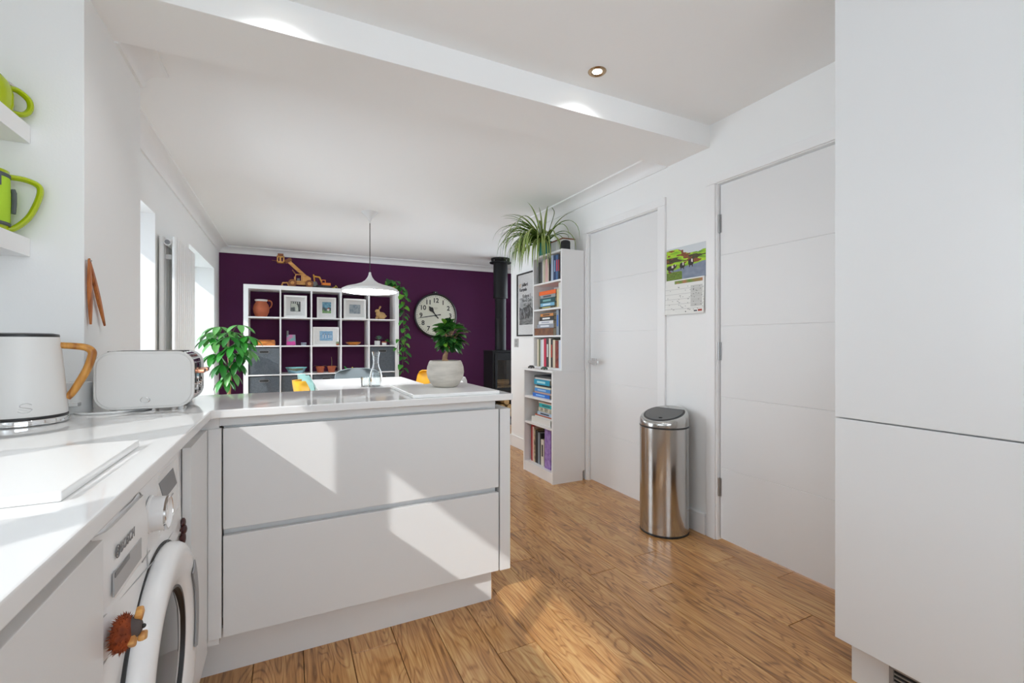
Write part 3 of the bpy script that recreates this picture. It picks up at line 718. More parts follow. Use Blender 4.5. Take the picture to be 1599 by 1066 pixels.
# floating shelves at the left, cups on them
sh = obj('floating_shelf', box(nb(), -0.874, -0.699, 1.28, 1.879, 1.707, 1.761, 0.001), TRIM); tag(sh, 'upper thick white floating shelf at the left edge', 'shelf', 'floating shelves')
sh = obj('floating_shelf', box(nb(), -0.874, -0.699, 1.28, 1.879, 1.366, 1.42, 0.001), TRIM); tag(sh, 'lower thick white floating shelf at the left edge', 'shelf', 'floating shelves')
with at((-0.772, 1.80, 1.761), 0.6):
    t = thing('teapot', 'glossy lime green teapot on the upper floating shelf', 'teapot')
    obj('body', lathe(nb(), [(0.045, 0), (0.058, 0.003), (0.064, 0.03), (0.064, 0.06), (0.056, 0.09), (0.042, 0.108), (0.03, 0.116), (0, 0.118)], n=40), LIME, t)
    obj('handle', tube(nb(), spline([(0.054, 0, 0.085), (0.075, 0, 0.084), (0.096, 0, 0.066), (0.098, 0, 0.04), (0.084, 0, 0.02), (0.058, 0, 0.014)], 5), 0.0075, 10, 1.5, up=(0, 1, 0)), LIME, t)
    obj('lid_clip', tube(nb(), [(0.045, 0, 0.105), (0.058, 0, 0.098), (0.07, 0, 0.09)], 0.004, 8), CHROME, t)
    obj('lid_knob', sphere(nb(), (0, 0, 0.124), 0.012), LIME, t)
    obj('spout', tube(nb(), spline([(-0.055, 0, 0.03), (-0.085, 0, 0.06), (-0.10, 0, 0.10)], 4), [0.018] * 4 + [0.012] * 4 + [0.009], 12), LIME, t)
with at((-0.775, 1.80, 1.42), 0.45):
    t = thing('cafetiere', 'lime green jug in a zipped fabric cosy on the lower shelf', 'cafetiere')
    obj('glazed_pot', lathe(nb(), [(0.052, 0), (0.056, 0.004), (0.056, 0.17), (0.058, 0.176), (0.054, 0.177), (0.0, 0.17)], n=40), LIME, t)
    c = obj('cosy', lathe(nb(), [(0.0575, 0.022), (0.0595, 0.026), (0.0605, 0.09), (0.0595, 0.158), (0.0575, 0.162)], n=40, cap=False), LIMEF, t)
    obj('cosy_edge', lathe(nb(), [(0.058, 0.019), (0.061, 0.021), (0.061, 0.028), (0.058, 0.03)], n=40, cap=False), TAGG, c)
    obj('cosy_edge', lathe(nb(), [(0.058, 0.155), (0.0608, 0.157), (0.0608, 0.166), (0.0575, 0.168)], n=40, cap=False), TAGG, c)
    obj('label_tag', box(nb(), -0.009, 0.009, -0.0625, -0.0605, 0.128, 0.160, 0.0005, 1, Matrix.Rotation(math.radians(30), 4, 'Z')), TAGG, c)
    obj('zip_fastener', tube(nb(), [(0.064, -0.004, 0.06), (0.066, -0.004, 0.09), (0.066, -0.004, 0.12), (0.063, -0.004, 0.13)], 0.006, 8), TAGG, c)
    obj('handle', tube(nb(), spline([(0.052, 0, 0.165), (0.085, 0, 0.166), (0.112, 0, 0.158), (0.12, 0, 0.14), (0.112, 0, 0.10), (0.095, 0, 0.055), (0.07, 0, 0.022), (0.052, 0, 0.012)], 5), 0.008, 10, 1.6, up=(0, 1, 0)), LIME, t)

# tall cabinet at the right
u = thing('tall_cabinet', 'tall white fridge cabinet with two handleless doors at right edge', 'cabinet', (1.88, 0.56, 0))
obj('carcass', box(nb(), 1.618, XR - 0.002, 0.265, 0.863, 0.15, 2.30), CARC, u, smooth=False)
obj('door', box(nb(), 1.597, 1.616, 0.268, 0.866, 0.15, 0.8625, 0.002), GLOSSW, u)
obj('door', box(nb(), 1.597, 1.616, 0.268, 0.866, 0.8665, 2.30, 0.002), GLOSSW, u)
p = obj('plinth', box(nb(), 1.663, 1.68, 0.265, 0.85, 0.0, 0.149), GLOSSW, u, smooth=False)
b = box(nb(), 1.656, 1.664, 0.36, 0.744, 0.110, 0.120, 0.001); box(b, 1.656, 1.664, 0.36, 0.744, 0.05, 0.06, 0.001); box(b, 1.656, 1.664, 0.732, 0.744, 0.06, 0.11, 0.001); box(b, 1.656, 1.664, 0.36, 0.372, 0.06, 0.11, 0.001)
v = obj('vent', b, mat('grey_metal', (0.34, 0.34, 0.34), 0.4, 0.3), p)
obj('vent_opening', box(nb(), 1.661, 1.664, 0.372, 0.732, 0.06, 0.11), DARKGAP, v, smooth=False)
for z in (0.07, 0.083, 0.096): obj('louvre', box(nb(), 1.657, 1.662, 0.372, 0.732, z, z + 0.004), mat('grey_metal', (0.34, 0.34, 0.34), 0.4, 0.3), v, smooth=False)
u = thing('tall_cabinet', 'second tall white cabinet further along the right edge', 'cabinet', (1.88, -0.2, 0))
obj('carcass', box(nb(), 1.618, XR - 0.002, -0.93, 0.262, 0.15, 2.30), CARC, u, smooth=False)
obj('door', box(nb(), 1.597, 1.616, -0.33, 0.264, 0.15, 2.30, 0.002), GLOSSW, u)
obj('door', box(nb(), 1.597, 1.616, -0.93, -0.334, 0.15, 2.30, 0.002), GLOSSW, u)
obj('plinth', box(nb(), 1.663, 1.68, -0.93, 0.262, 0.0, 0.149), GLOSSW, u, smooth=False)

# bin
with at((1.995, 2.018, 0), math.radians(0)):
    t = thing('pedal_bin', 'tall round brushed steel touch bin against the wall', 'bin')
    obj('base', lathe(nb(), [(0.132, 0), (0.139, 0.002), (0.139, 0.010), (0.137, 0.012)], n=56), BLACKP, t)
    obj('body', lathe(nb(), [(0.137, 0.012), (0.139, 0.014), (0.139, 0.612), (0.137, 0.614)], n=72), STEEL, t)
    obj('seam_ring', lathe(nb(), [(0.138, 0.613), (0.1402, 0.615), (0.1402, 0.620), (0.138, 0.622)], n=72), BLACKP, t)
    SL = 0.27
    top = lambda x, y: 0.650 + SL * (0.139 + x * 0.95 + y * 0.31)   # the hood slopes down towards the room
    t2 = nb(); n = 72; rings = []
    for r, hz in ((0.1385, 0.0), (0.1388, 0.45), (0.1375, 0.72), (0.133, 0.88), (0.126, 0.97), (0.118, 1.0), (0.110, 0.985)):
        ring = []
        for k in range(n):
            a = 2 * PI * k / n; x = r * math.cos(a); y = r * math.sin(a)
            ring.append(t2.verts.new((x, y, 0.622 + (top(x, y) - 0.622) * hz)))
        rings.append(ring)
    for a, c in zip(rings, rings[1:]):
        for k_ in range(n): t2.faces.new((a[k_], a[(k_ + 1) % n], c[(k_ + 1) % n], c[k_]))
    obj('hood', t2, STEEL, t)
    def lidface(r_scale, dz, cut):
        bm = nb(); vs_ = []
        for k in range(64):
            a = 2 * PI * k / 64; x = 0.114 * r_scale * math.cos(a); y = 0.114 * r_scale * math.sin(a)
            w = x * 0.95 + y * 0.31
            if w > cut:
                ex = w - cut; x -= ex * 0.95; y -= ex * 0.31
            vs_.append((x, y, top(x, y) + dz))
        A = [bm.verts.new(p_) for p_ in vs_]; B = [bm.verts.new((p_[0], p_[1], p_[2] - 0.012)) for p_ in vs_]
        bm.faces.new(A); bm.faces.new(list(reversed(B)))
        for k in range(64): bm.faces.new((A[k], B[k], B[(k + 1) % 64], A[(k + 1) % 64]))
        bmesh.ops.recalc_face_normals(bm, faces=bm.faces); return bm
    obj('hinge_cover', lidface(0.99, -0.001, 1.0), STEEL, t)
    obj('lid_gasket', lidface(1.02, 0.001, 0.072), BLACKP, t)
    ld = obj('touch_lid', lidface(0.92, 0.004, 0.056), mat('dark_satin_lid', (0.085, 0.085, 0.085), 0.3), t)
    obj('touch_button', sphere(nb(), (-0.062, -0.035, top(-0.062, -0.035) + 0.004), (0.012, 0.012, 0.003)), BLACKP, ld)

# calendar on the wall between the doors
t = thing('wall_calendar', 'paper wall calendar with cattle on a green hillside road', 'calendar', (XR, 2.0, 1.28))
G1, G2, G3 = srgb(120, 190, 30), srgb(190, 220, 50), srgb(60, 110, 30)
def hillside(u_, v_):
    sky = 0.90 + 0.06 * math.sin(u_ * 5 + 1) - (0.14 if 0.45 < u_ else 0.0) * 0.6 + 0.02 * nz(u_, v_, 9)
    if v_ > sky: return srgb(205, 210, 214)
    road = 0.30 + 0.16 * u_ + 0.02 * nz(u_, 0, 6)
    for cx, cy_, rx, ry in ((0.12, 0.40, 0.11, 0.075), (0.22, 0.44, 0.05, 0.06), (0.42, 0.43, 0.068, 0.085), (0.64, 0.48, 0.07, 0.095)):
        du = (u_ - cx) / rx; dv = (v_ - cy_) / ry
        if du * du * abs(du) + dv * dv < 1: return srgb(214, 204, 198) if (0.15 < du < 0.62 and dv > 0.05 + 0.3 * nz(u_, v_, 12)) else srgb(44, 34, 34)
        if (abs(du - 0.5) < 0.16 or abs(du + 0.5) < 0.16) and -1.45 < dv < 0: return srgb(58, 46, 44)
    if v_ < 0.26 + 0.05 * nz(u_, v_, 7, 3) and u_ < 0.42:
        return lerp(srgb(120, 150, 40), srgb(70, 90, 36), 0.5 + 0.5 * nz(u_, v_, 22))
    if v_ < road and (u_ > 0.12 or v_ > 0.3): return lerp(srgb(140, 150, 168), srgb(110, 120, 140), 0.5 + 0.5 * nz(u_, v_, 10))
    h = nz(u_, v_ * 2.4, 3.2, 4.0) + 0.5 * nz(u_, v_ * 2, 9, 1.0)
    if h > 0.20 + 0.25 * nz(u_, v_, 14, 6): return lerp(srgb(150, 84, 44), srgb(100, 60, 36), 0.5 + 0.5 * nz(u_, v_, 20))
    if 0.55 < v_ < 0.70 and nz(u_, v_ * 3, 4, 9) > -0.12 + (u_ - 0.4) * 0.6: return lerp(srgb(40, 56, 24), srgb(90, 70, 40), 0.5 + 0.5 * nz(u_, v_, 25))
    return lerp(lerp(G1, G2, 0.5 + 0.5 * nz(u_, v_ * 3, 5)), G3, max(0, -h) * 1.2)
CY0, CX = 2.157, XR - 0.004
printed('picture_page', (CX, CY0, 1.488), (0, -1, 0), (0, 0, 1), 0.302, 0.2, 96, 68, hillside, t, bow=lambda a, b_: 0.002)
def page(u_, v_):
    if 0.87 < v_ < 0.97 and u_ > 0.26 and u_ < 0.95: return lerp(srgb(80, 150, 50), srgb(170, 120, 80), 0.5 + 0.9 * nz(u_, v_, 9, 2))
    if v_ > 0.8: return srgb(226, 226, 222)
    gx = (u_ * 7 * 1.05) % 1; gy = (v_ * 7) % 1
    if 0.08 < v_ < 0.78 and (gy < 0.08): return srgb(205, 205, 202)
    if 0.66 < u_ < 0.95 and 0.2 < v_ < 0.79: return srgb(196, 196, 192) if not (nz(u_, v_, 40) > 0.42) else srgb(120, 120, 118)
    if nz(u_ * 1.0, v_ * 3, 22, 5) > 0.52 and v_ > 0.1: return srgb(150, 150, 148)
    if 0.74 < u_ < 0.84 and 0.055 < v_ < 0.085: return srgb(60, 66, 72)
    if 0.86 < u_ < 0.95 and 0.055 < v_ < 0.1: return srgb(170, 60, 40)
    return srgb(228, 228, 224)
printed('date_page', (CX, CY0 + 0.006, 1.277), (0, -1, 0), (0, 0, 1), 0.300, 0.213, 48, 56, page, t, bow=lambda a, b_: 0.004 + 0.012 * (1 - b_) * (0.2 + abs(a - 0.5) * 1.2) ** 2)
obj('backing', box(nb(), XR - 0.0035, XR - 0.001, 1.857, 2.156, 1.49, 1.687), PAPER, t, smooth=False)
obj('pin_hole', cyl(nb(), (XR - 0.012, 2.0, 1.291), 0.003, 0.003, 'x', 10), INK, t)

# recessed ceiling downlights
for i, (x, y, lab) in enumerate(((1.267, 1.694, 'round brass-rimmed downlight in the kitchen ceiling near the beam'), (-0.03, 1.694, 'round downlight at the left end of the ceiling beam'), (0.62, 0.2, 'round downlight over the middle of the kitchen floor'))):
    t = thing('downlight', lab, 'downlight', (x, y, KZ), 'kitchen downlights')
    obj('rim', lathe(nb(), [(0.020, 0.0), (0.024, -0.003), (0.031, -0.0055), (0.037, -0.005), (0.0415, -0.001), (0.0415, 0.0)], (x, y, KZ), 40, cap=False), mat('satin_brass', srgb(176, 150, 120), 0.25, 1.0), t)
    obj('lens', lathe(nb(), [(0.0, -0.0012), (0.0215, -0.0012)], (x, y, KZ), 32, cap=False), LENS, t)
    d = bpy.data.lights.new('downlight_beam', 'SPOT'); d.energy = 9; d.color = (0.97, 0.98, 1.0); d.spot_size = math.radians(132); d.spot_blend = 0.75; d.shadow_soft_size = 0.025
    o = bpy.data.objects.new('downlight_beam', d); COL.objects.link(o); o.location = (x, y, KZ - 0.012)
# ================================================================== DINING ROOM
# ---- cube shelf unit
UX0, UX1, UY0, UY1, UZ = -0.476, 1.362, 6.27, 6.645, 1.796
su = thing('cube_shelf', 'large white open cube shelving unit against the purple wall', 'shelving', ((UX0 + UX1) / 2, 6.45, 0))
SHW = mat('shelf_white_foil', (0.90, 0.90, 0.90), 0.4)
obj('side', box(nb(), UX0, UX0 + 0.05, UY0, UY1, 0, UZ, 0.001), SHW, su); obj('side', box(nb(), UX1 - 0.05, UX1, UY0, UY1, 0, UZ, 0.001), SHW, su)
obj('top', box(nb(), UX0 + 0.05, UX1 - 0.05, UY0, UY1, UZ - 0.05, UZ, 0.001), SHW, su)
obj('bottom', box(nb(), UX0 + 0.05, UX1 - 0.05, UY0, UY1, 0, 0.03, 0.001), SHW, su)
CX0 = [UX0 + 0.05 + k * 0.351 for k in range(5)]           # left edge of every column
ROWZ = [UZ - 0.05 - 0.335 - k * 0.351 for k in range(5)]   # floor of every row
CW = 0.334
for k in range(1, 5): obj('divider', box(nb(), CX0[k] - 0.0165, CX0[k] - 0.0005, UY0, UY1, 0.03, UZ - 0.05, 0.0008), SHW, su)
for r in range(4):
    for k in range(5): obj('shelf', box(nb(), CX0[k], CX0[k] + CW - 0.0005, UY0, UY1, ROWZ[r] - 0.016, ROWZ[r], 0.0008), SHW, su)
# ---- charcoal storage boxes
for (r, c, lab) in ((2, 0, 'charcoal fabric box in left column, upper of two'), (3, 0, 'charcoal fabric box in left column, lower of two'), (3, 1, 'charcoal fabric box behind the teal chair in second column'),
                    (3, 2, 'charcoal fabric box just above the table in middle column'), (3, 3, 'charcoal fabric box behind the grey chair'), (2, 4, 'charcoal fabric box behind the glass carafe'), (3, 4, 'charcoal fabric box low in the right column')):
    x0, x1, z0 = CX0[c] + 0.004, CX0[c] + CW - 0.005, (ROWZ[r] if r < 4 else 0.03)
    t = thing('storage_box', lab, 'storage box', ((x0 + x1) / 2, 6.45, z0), 'charcoal boxes in the cube shelf')
    b = box(nb(), x0, x1, 6.285, 6.295, z0 + 0.0005, z0 + 0.325, 0.002)
    for q in ((x0, x0 + 0.008, 6.295, 6.625), (x1 - 0.008, x1, 6.295, 6.625), (x0 + 0.008, x1 - 0.008, 6.617, 6.625)): box(b, q[0], q[1], q[2], q[3], z0 + 0.0005, z0 + 0.325, 0.001)
    box(b, x0, x1, 6.295, 6.625, z0 + 0.0005, z0 + 0.008)
    obj('box', b, FABG, t)
    xm = (x0 + x1) / 2
    obj('handle_rim', prism(nb(), rrect(xm - 0.055, xm + 0.055, z0 + 0.256, z0 + 0.292, 0.0175, 5), 6.282, 6.286, 'y'), GREY, t)
    obj('handle_hole', prism(nb(), rrect(xm - 0.049, xm + 0.049, z0 + 0.261, z0 + 0.287, 0.0125, 5), 6.2812, 6.286, 'y'), DARKGAP, t)

# ---- things on the cube shelf
def on(c, r, dx, y): return (CX0[c] + dx, y, ROWZ[r])
with at(on(0, 0, 0.13, 6.40)):
    t = thing('jug', 'round terracotta jug with a cream rim in top left cube', 'jug')
    obj('body', lathe(nb(), [(0.045, 0), (0.06, 0.004), (0.085, 0.06), (0.09, 0.105), (0.08, 0.15), (0.062, 0.178), (0.06, 0.19), (0.066, 0.206)], n=36), TERRA, t)
    obj('rim', lathe(nb(), [(0.061, 0.192), (0.068, 0.2), (0.072, 0.212), (0.068, 0.215), (0.056, 0.205), (0.05, 0.16)], n=36, cap=False), PORC, t)
    obj('handle', tube(nb(), spline([(0.062, 0, 0.205), (0.10, 0, 0.20), (0.115, 0, 0.17), (0.105, 0, 0.13), (0.082, 0, 0.11)], 5), 0.009, 8), TERRA, t)
def picture(name, label, x0, x1, z0, z1, y, depth, fn, win, border=0.022, lean=0.0):
    """standing white box frame with mount and print; win = mount opening as fractions"""
    with at((0, y, z0), 0, lean):
        t = thing(name, label, 'picture', ((x0 + x1) / 2, depth / 2, 0)); h = z1 - z0
        FR = mat('white_frame', (0.88, 0.88, 0.87), 0.4)
        b = nb()
        box(b, x0, x0 + border, 0, depth, 0, h, 0.001); box(b, x1 - border, x1, 0, depth, 0, h, 0.001)
        box(b, x0 + border, x1 - border, 0, depth, 0, border, 0.001); box(b, x0 + border, x1 - border, 0, depth, h - border, h, 0.001)
        obj('frame', b, FR, t)
        iy = depth - 0.008
        obj('mount', box(nb(), x0 + border, x1 - border, iy, iy + 0.004, border, h - border), PAPER, t, smooth=False)
        w = x1 - x0
        printed('print', (x0 + win[0] * w, iy - 0.0012, win[2] * h), (1, 0, 0), (0, 0, 1), (win[1] - win[0]) * w, (win[3] - win[2]) * h, 26, 26, fn, t)
        obj('glazing', box(nb(), x0 + border, x1 - border, iy - 0.008, iy - 0.006, border, h - border), ACRYL, t, smooth=False)
def lino(u_, v_):
    if u_ < 0.05 or u_ > 0.95 or v_ < 0.05 or v_ > 0.95: return srgb(46, 48, 46)
    if v_ > 0.78: return srgb(210, 212, 202) if abs(math.sin(u_ * 17 + 0.5)) > 0.8 else srgb(40, 44, 42)
    d = math.hypot(u_ - 0.15, v_ - 0.1) * 9 + 1.2 * nz(u_, v_, 2.2, 2)   # sweeping field furrows
    return srgb(52, 58, 52) if math.sin(d) > 0.1 else srgb(196, 202, 188)
def cottage(u_, v_):
    if (u_ - 0.68) ** 2 + (v_ - 0.33) ** 2 < 0.018: return srgb(226, 224, 220) if v_ < 0.37 else srgb(196, 60, 50)
    if v_ < 0.24 + 0.1 * nz(u_, v_, 4): return lerp(srgb(46, 120, 50), srgb(120, 170, 70), 0.5 + 0.6 * nz(u_, v_, 9))
    if v_ < 0.5 + 0.12 * nz(u_, 0.2, 3): return lerp(srgb(26, 50, 60), srgb(40, 80, 70), 0.5 + 0.6 * nz(u_, v_, 8))
    return lerp(srgb(40, 110, 150), srgb(120, 180, 200), 0.5 + 0.8 * nz(u_, v_ * 2, 4, 3))
def haze(u_, v_): return lerp(srgb(170, 180, 186), srgb(110, 128, 140), 0.5 + 0.8 * nz(u_ * 2.5, v_, 4, 8))
def harbour(u_, v_):
    base = lerp(srgb(70, 130, 180), srgb(130, 180, 210), 0.5 + 0.9 * nz(u_, v_ * 3, 4, 6))
    if 0.25 < v_ < 0.75 and math.sin(u_ * 30) > 0.5 and 0.12 < u_ < 0.9: return srgb(190, 204, 216) if v_ < 0.6 else srgb(70, 84, 110)
    return base
picture('picture_frame', 'deep white box frame with black and white print', -0.045, 0.215, ROWZ[0], ROWZ[0] + 0.275, 6.30, 0.06, lino, (0.28, 0.72, 0.28, 0.74))
picture('picture_frame', 'white frame with small blue and green cottage painting', 0.335, 0.565, ROWZ[0] + 0.002, ROWZ[0] + 0.27, 6.36, 0.03, cottage, (0.28, 0.74, 0.24, 0.78), 0.018)
picture('picture_frame', 'white box frame with pale grey print under the pendant', 0.655, 0.935, ROWZ[0], ROWZ[0] + 0.262, 6.31, 0.05, haze, (0.26, 0.76, 0.26, 0.72))
picture('picture_frame', 'wide white frame with blue harbour print', 0.283, 0.594, ROWZ[1], ROWZ[1] + 0.235, 6.29, 0.03, harbour, (0.26, 0.76, 0.26, 0.78), 0.016)
with at(on(4, 0, 0.15, 6.38)):
    t = thing('rabbit_figure', 'small tan sitting rabbit figurine in top right cube', 'figurine')
    RB = mat('tan_ceramic', srgb(205, 165, 110), 0.55, var=0.2, vscale=20)
    b = sphere(nb(), (0.02, 0, 0.05), (0.058, 0.04, 0.052), 20, 12); sphere(b, (-0.02, 0, 0.07), (0.036, 0.03, 0.045)); sphere(b, (-0.035, 0, 0.112), (0.032, 0.024, 0.026)); sphere(b, (-0.045, -0.01, 0.02), (0.018, 0.014, 0.02)); sphere(b, (0.03, -0.015, 0.018), (0.035, 0.03, 0.018)); sphere(b, (0.078, 0, 0.045), 0.014)
    obj('body', b, RB, t)
    for y, a in ((-0.008, 0.3), (0.012, 0.6)): obj('ear', sphere(nb(), (-0.012 + 0.02 * a, y, 0.155), (0.010, 0.007, 0.032), 12, 8, Matrix.Rotation(a, 4, 'Y')), RB, t)
with at(on(0, 1, 0.175, 6.38)):
    t = thing('wooden_box', 'low rectangular grained wooden box with a lid', 'box')
    obj('body', box(nb(), -0.11, 0.11, -0.06, 0.06, 0, 0.052, 0.003), BOWLW, t); obj('lid', box(nb(), -0.104, 0.104, -0.055, 0.055, 0.052, 0.07, 0.003), BOWLW, t)
    obj('lid_recess', box(nb(), -0.09, 0.07, -0.0565, -0.054, 0.056, 0.066), TOYD, t, smooth=False)
with at(on(1, 1, 0.11, 6.37)):
    t = thing('cosmetic_bag', 'pink and turquoise patterned pouch standing in a cube', 'bag')
    PK = mat('pink_pattern', srgb(222, 120, 180), 0.6, col2=srgb(80, 190, 180), vscale=22)
    def bag(u_, v_):
        a = u_ * 2 * PI; w = 0.055 * (1 - 0.1 * v_); d = 0.03 * (1 - 0.8 * v_ ** 3)
        return (w * math.copysign(abs(math.cos(a)) ** 0.6, math.cos(a)), d * math.copysign(abs(math.sin(a)) ** 0.6, math.sin(a)), 0.135 * v_)
    obj('pouch', surf(nb(), bag, 24, 8), PK, t)
    obj('lower_band', box(nb(), -0.05, 0.05, -0.0335, 0.03, 0.003, 0.05, 0.008), mat('magenta_vinyl', srgb(226, 70, 170), 0.4), t)
    obj('bottle_neck', cyl(nb(), (-0.04, 0.0, 0.125), 0.012, 0.06, n=14, bev=0.002), GREY, t)
with at(on(1, 1, 0.255, 6.37)):
    t = thing('cup', 'tiny white cup with a grey band beside the pouch', 'cup')
    obj('body', lathe(nb(), [(0.026, 0), (0.03, 0.003), (0.032, 0.035), (0.029, 0.035), (0.026, 0.006), (0, 0.005)], n=24), mat('pale_blue_glaze', srgb(190, 200, 220), 0.3), t)
    obj('band', lathe(nb(), [(0.0312, 0.012), (0.0322, 0.013), (0.0328, 0.026), (0.0312, 0.027)], n=24, cap=False), GREY, t)
with at(on(3, 1, 0.155, 6.38)):
    t = thing('wooden_bowl', 'shallow orange-brown wooden bowl', 'bowl')
    obj('bowl', lathe(nb(), [(0.03, 0), (0.05, 0.003), (0.085, 0.022), (0.098, 0.042), (0.094, 0.043), (0.08, 0.026), (0.045, 0.01), (0, 0.008)], n=36), BOWLW, t)
    for k in range(7): obj('pine_cone', sphere(nb(), (0.05 * math.cos(k * 0.9), 0.05 * math.sin(k * 0.9), 0.04), (0.02, 0.02, 0.014), 10, 6), mat('dark_brown', srgb(48, 34, 28), 0.8), t)
with at(on(1, 2, 0.17, 6.37)):
    t = thing('foil_dish', 'shiny silver and pale blue faceted dish', 'dish')
    b = nb()
    for r0, z0, r1, z1 in ((0.085, 0.0, 0.115, 0.07),):
        prism_pts = []
    def dish(u_, v_):
        a = u_ * 2 * PI; k = 8; fa = math.cos(PI / k) / math.cos((a % (2 * PI / k)) - PI / k)
        return ((0.085 + 0.035 * v_) * fa * math.cos(a), (0.05 + 0.02 * v_) * fa * math.sin(a), 0.075 * v_)
    obj('side', surf(b, dish, 48, 4, 0.003), mat('mirror_blue', srgb(150, 190, 205), 0.12, 0.9), t)
    obj('base', box(nb(), -0.07, 0.07, -0.04, 0.04, 0, 0.004), CHROME, t, smooth=False)
    obj('rim', surf(nb(), lambda u_, v_: (dish(u_, 0.9 + 0.12 * v_)[0] * 1.03, dish(u_, 1)[1] * 1.03, 0.066 + 0.011 * v_), 48, 1, 0.002), mat('aqua_rim', srgb(130, 200, 205), 0.2), t)

# ---- leaves
def gm(name, c1, c2=None, rough=0.35): return mat(name, c1, rough, col2=c2, vscale=9) if c2 else mat(name, c1, rough)
LG = [gm('leaf_green_deep', srgb(28, 84, 26), srgb(44, 112, 36)), gm('leaf_green_mid', srgb(52, 128, 40), srgb(72, 150, 50)), gm('leaf_green_light', srgb(120, 178, 54), srgb(90, 160, 48))]
SUCC = gm('succulent_blue_green', srgb(120, 158, 146), srgb(92, 134, 120), 0.6)
def leafmesh(bm, o, d, L, w, droop=0.3, fold=0.25, n=6, shape='oval', nrm=None):
    """curved leaf blade from point o along d; droop bends it down along its length"""
    o = Vector(o); d = Vector(d).normalized(); s = d.cross(Vector((0, 0, 1)))
    if s.length < 0.05: s = Vector((1, 0, 0))
    s.normalize()
    if nrm is not None: s = (s * math.cos(nrm) + s.cross(d) * math.sin(nrm)).normalized()
    P = []; p = o.copy(); dd = d.copy(); rows = []
    for i in range(n + 1):
        t = i / n
        if shape == 'oval': ww = math.sin(PI * min(1, t * 0.94 + 0.06)) ** 0.8
        elif shape == 'heart': ww = (1.0 - t) ** 0.62 * (1.18 if t > 0.06 else 0.75)
        elif shape == 'lance': ww = (math.sin(PI * (t * 0.88 + 0.1)) ** 0.7) * (0.35 + 0.65 * min(1, t * 2.2))
        else: ww = (1 - t * 0.9) ** 0.6 * min(1.0, 0.55 + t * 3)
        if i == n: ww = 0.03
        up = s.cross(dd).normalized()
        rows.append((p - s * ww * w / 2 + up * fold * ww * w / 2, p.copy(), p + s * ww * w / 2 + up * fold * ww * w / 2))
        dd = (dd + Vector((0, 0, -droop / n))).normalized(); p = p + dd * (L / n)
    V = [[bm.verts.new(q) for q in r] for r in rows]
    for a, c in zip(V, V[1:]):
        bm.faces.new((a[0], a[1], c[1], c[0])); bm.faces.new((a[1], a[2], c[2], c[1]))
    return bm
with at(on(4, 1, 0.115, 6.38)):
    t = thing('succulent_pot', 'blue-green rosette succulent in a small white pot', 'plant')
    obj('pot', lathe(nb(), [(0.03, 0), (0.036, 0.003), (0.038, 0.06), (0.034, 0.06), (0.03, 0.05), (0, 0.05)], n=28), PORC, t)
    for k in range(16):
        a = k * 2.4; e = 0.15 + 0.07 * (k // 5)
        obj('leaf', leafmesh(nb(), (0.02, 0, 0.075 + 0.002 * k), (math.cos(a), math.sin(a), e * 2), 0.07 - 0.002 * k, 0.034, -0.1, 0.3, 4), SUCC, t)
    obj('stem', cyl(nb(), (0.01, 0, 0.045), 0.006, 0.045, n=8), STEM, t)
with at(on(4, 1, 0.205, 6.36)):
    t = thing('succulent_pot', 'small trailing green plant in white and terracotta pot', 'plant')
    obj('pot', lathe(nb(), [(0.024, 0), (0.03, 0.003), (0.033, 0.045), (0.03, 0.045), (0, 0.04)], n=24), PORC, t)
    obj('rim', lathe(nb(), [(0.0325, 0.034), (0.035, 0.036), (0.0355, 0.05), (0.031, 0.05)], n=24, cap=False), TERRA, t)
    for k in range(14):
        a = k * 2.4; obj('leaf', leafmesh(nb(), (0.02 + 0.03 * random.random(), 0, 0.05), (math.cos(a) + 0.9, math.sin(a) * 0.8, 0.3), 0.05, 0.03, 0.8, 0.2, 4), LG[1], t)
with at(on(2, 1, 0.30, 6.285)):
    t = thing('cactus_pot', 'tiny grey-green cactus in a thimble pot before the harbour print', 'plant')
    obj('pot', lathe(nb(), [(0.014, 0), (0.018, 0.02), (0.015, 0.02), (0, 0.018)], n=18), TERRA, t)
    obj('cactus', sphere(nb(), (0, 0, 0.032), (0.02, 0.014, 0.018)), mat('cactus_grey_green', srgb(140, 154, 120), 0.8, bump=0.5, bscale=200), t)
for i, (dx, lab, tall) in enumerate(((0.10, 'left terracotta pot with an arching striped leaf', 0), (0.235, 'right terracotta pot with a dried upright stalk', 1))):
    with at(on(2, 2, dx, 6.38)):
        t = thing('terracotta_pot', lab, 'plant')
        obj('pot', lathe(nb(), [(0.035, 0), (0.039, 0.003), (0.048, 0.055), (0.053, 0.056), (0.055, 0.082), (0.05, 0.083), (0.046, 0.065), (0, 0.065)], n=32), TERRA, t)
        obj('soil', lathe(nb(), [(0.047, 0.067), (0, 0.07)], n=20, cap=False), SOIL, t)
        if tall:
            obj('stalk', tube(nb(), [(0, 0, 0.065), (0.004, 0, 0.14), (-0.002, 0, 0.2)], 0.003, 6), mat('dry_stalk', srgb(150, 130, 90), 0.8), t)
            for a in (0.1, 0.5): obj('leaf', leafmesh(nb(), (0.01, 0, 0.07), (math.cos(a), -0.3, 1.0), 0.15, 0.014, 3.2, 0.3, 8, 'strap'), gm('striped_leaf', srgb(150, 160, 110), srgb(200, 200, 170)), t)
        else:
            for a in (0.4, 0.0, 2.6): obj('leaf', leafmesh(nb(), (0.0, 0, 0.07), (math.cos(a), -0.2, 0.9), 0.12, 0.016, 1.6, 0.3, 8, 'strap'), gm('striped_leaf', srgb(150, 160, 110)), t)
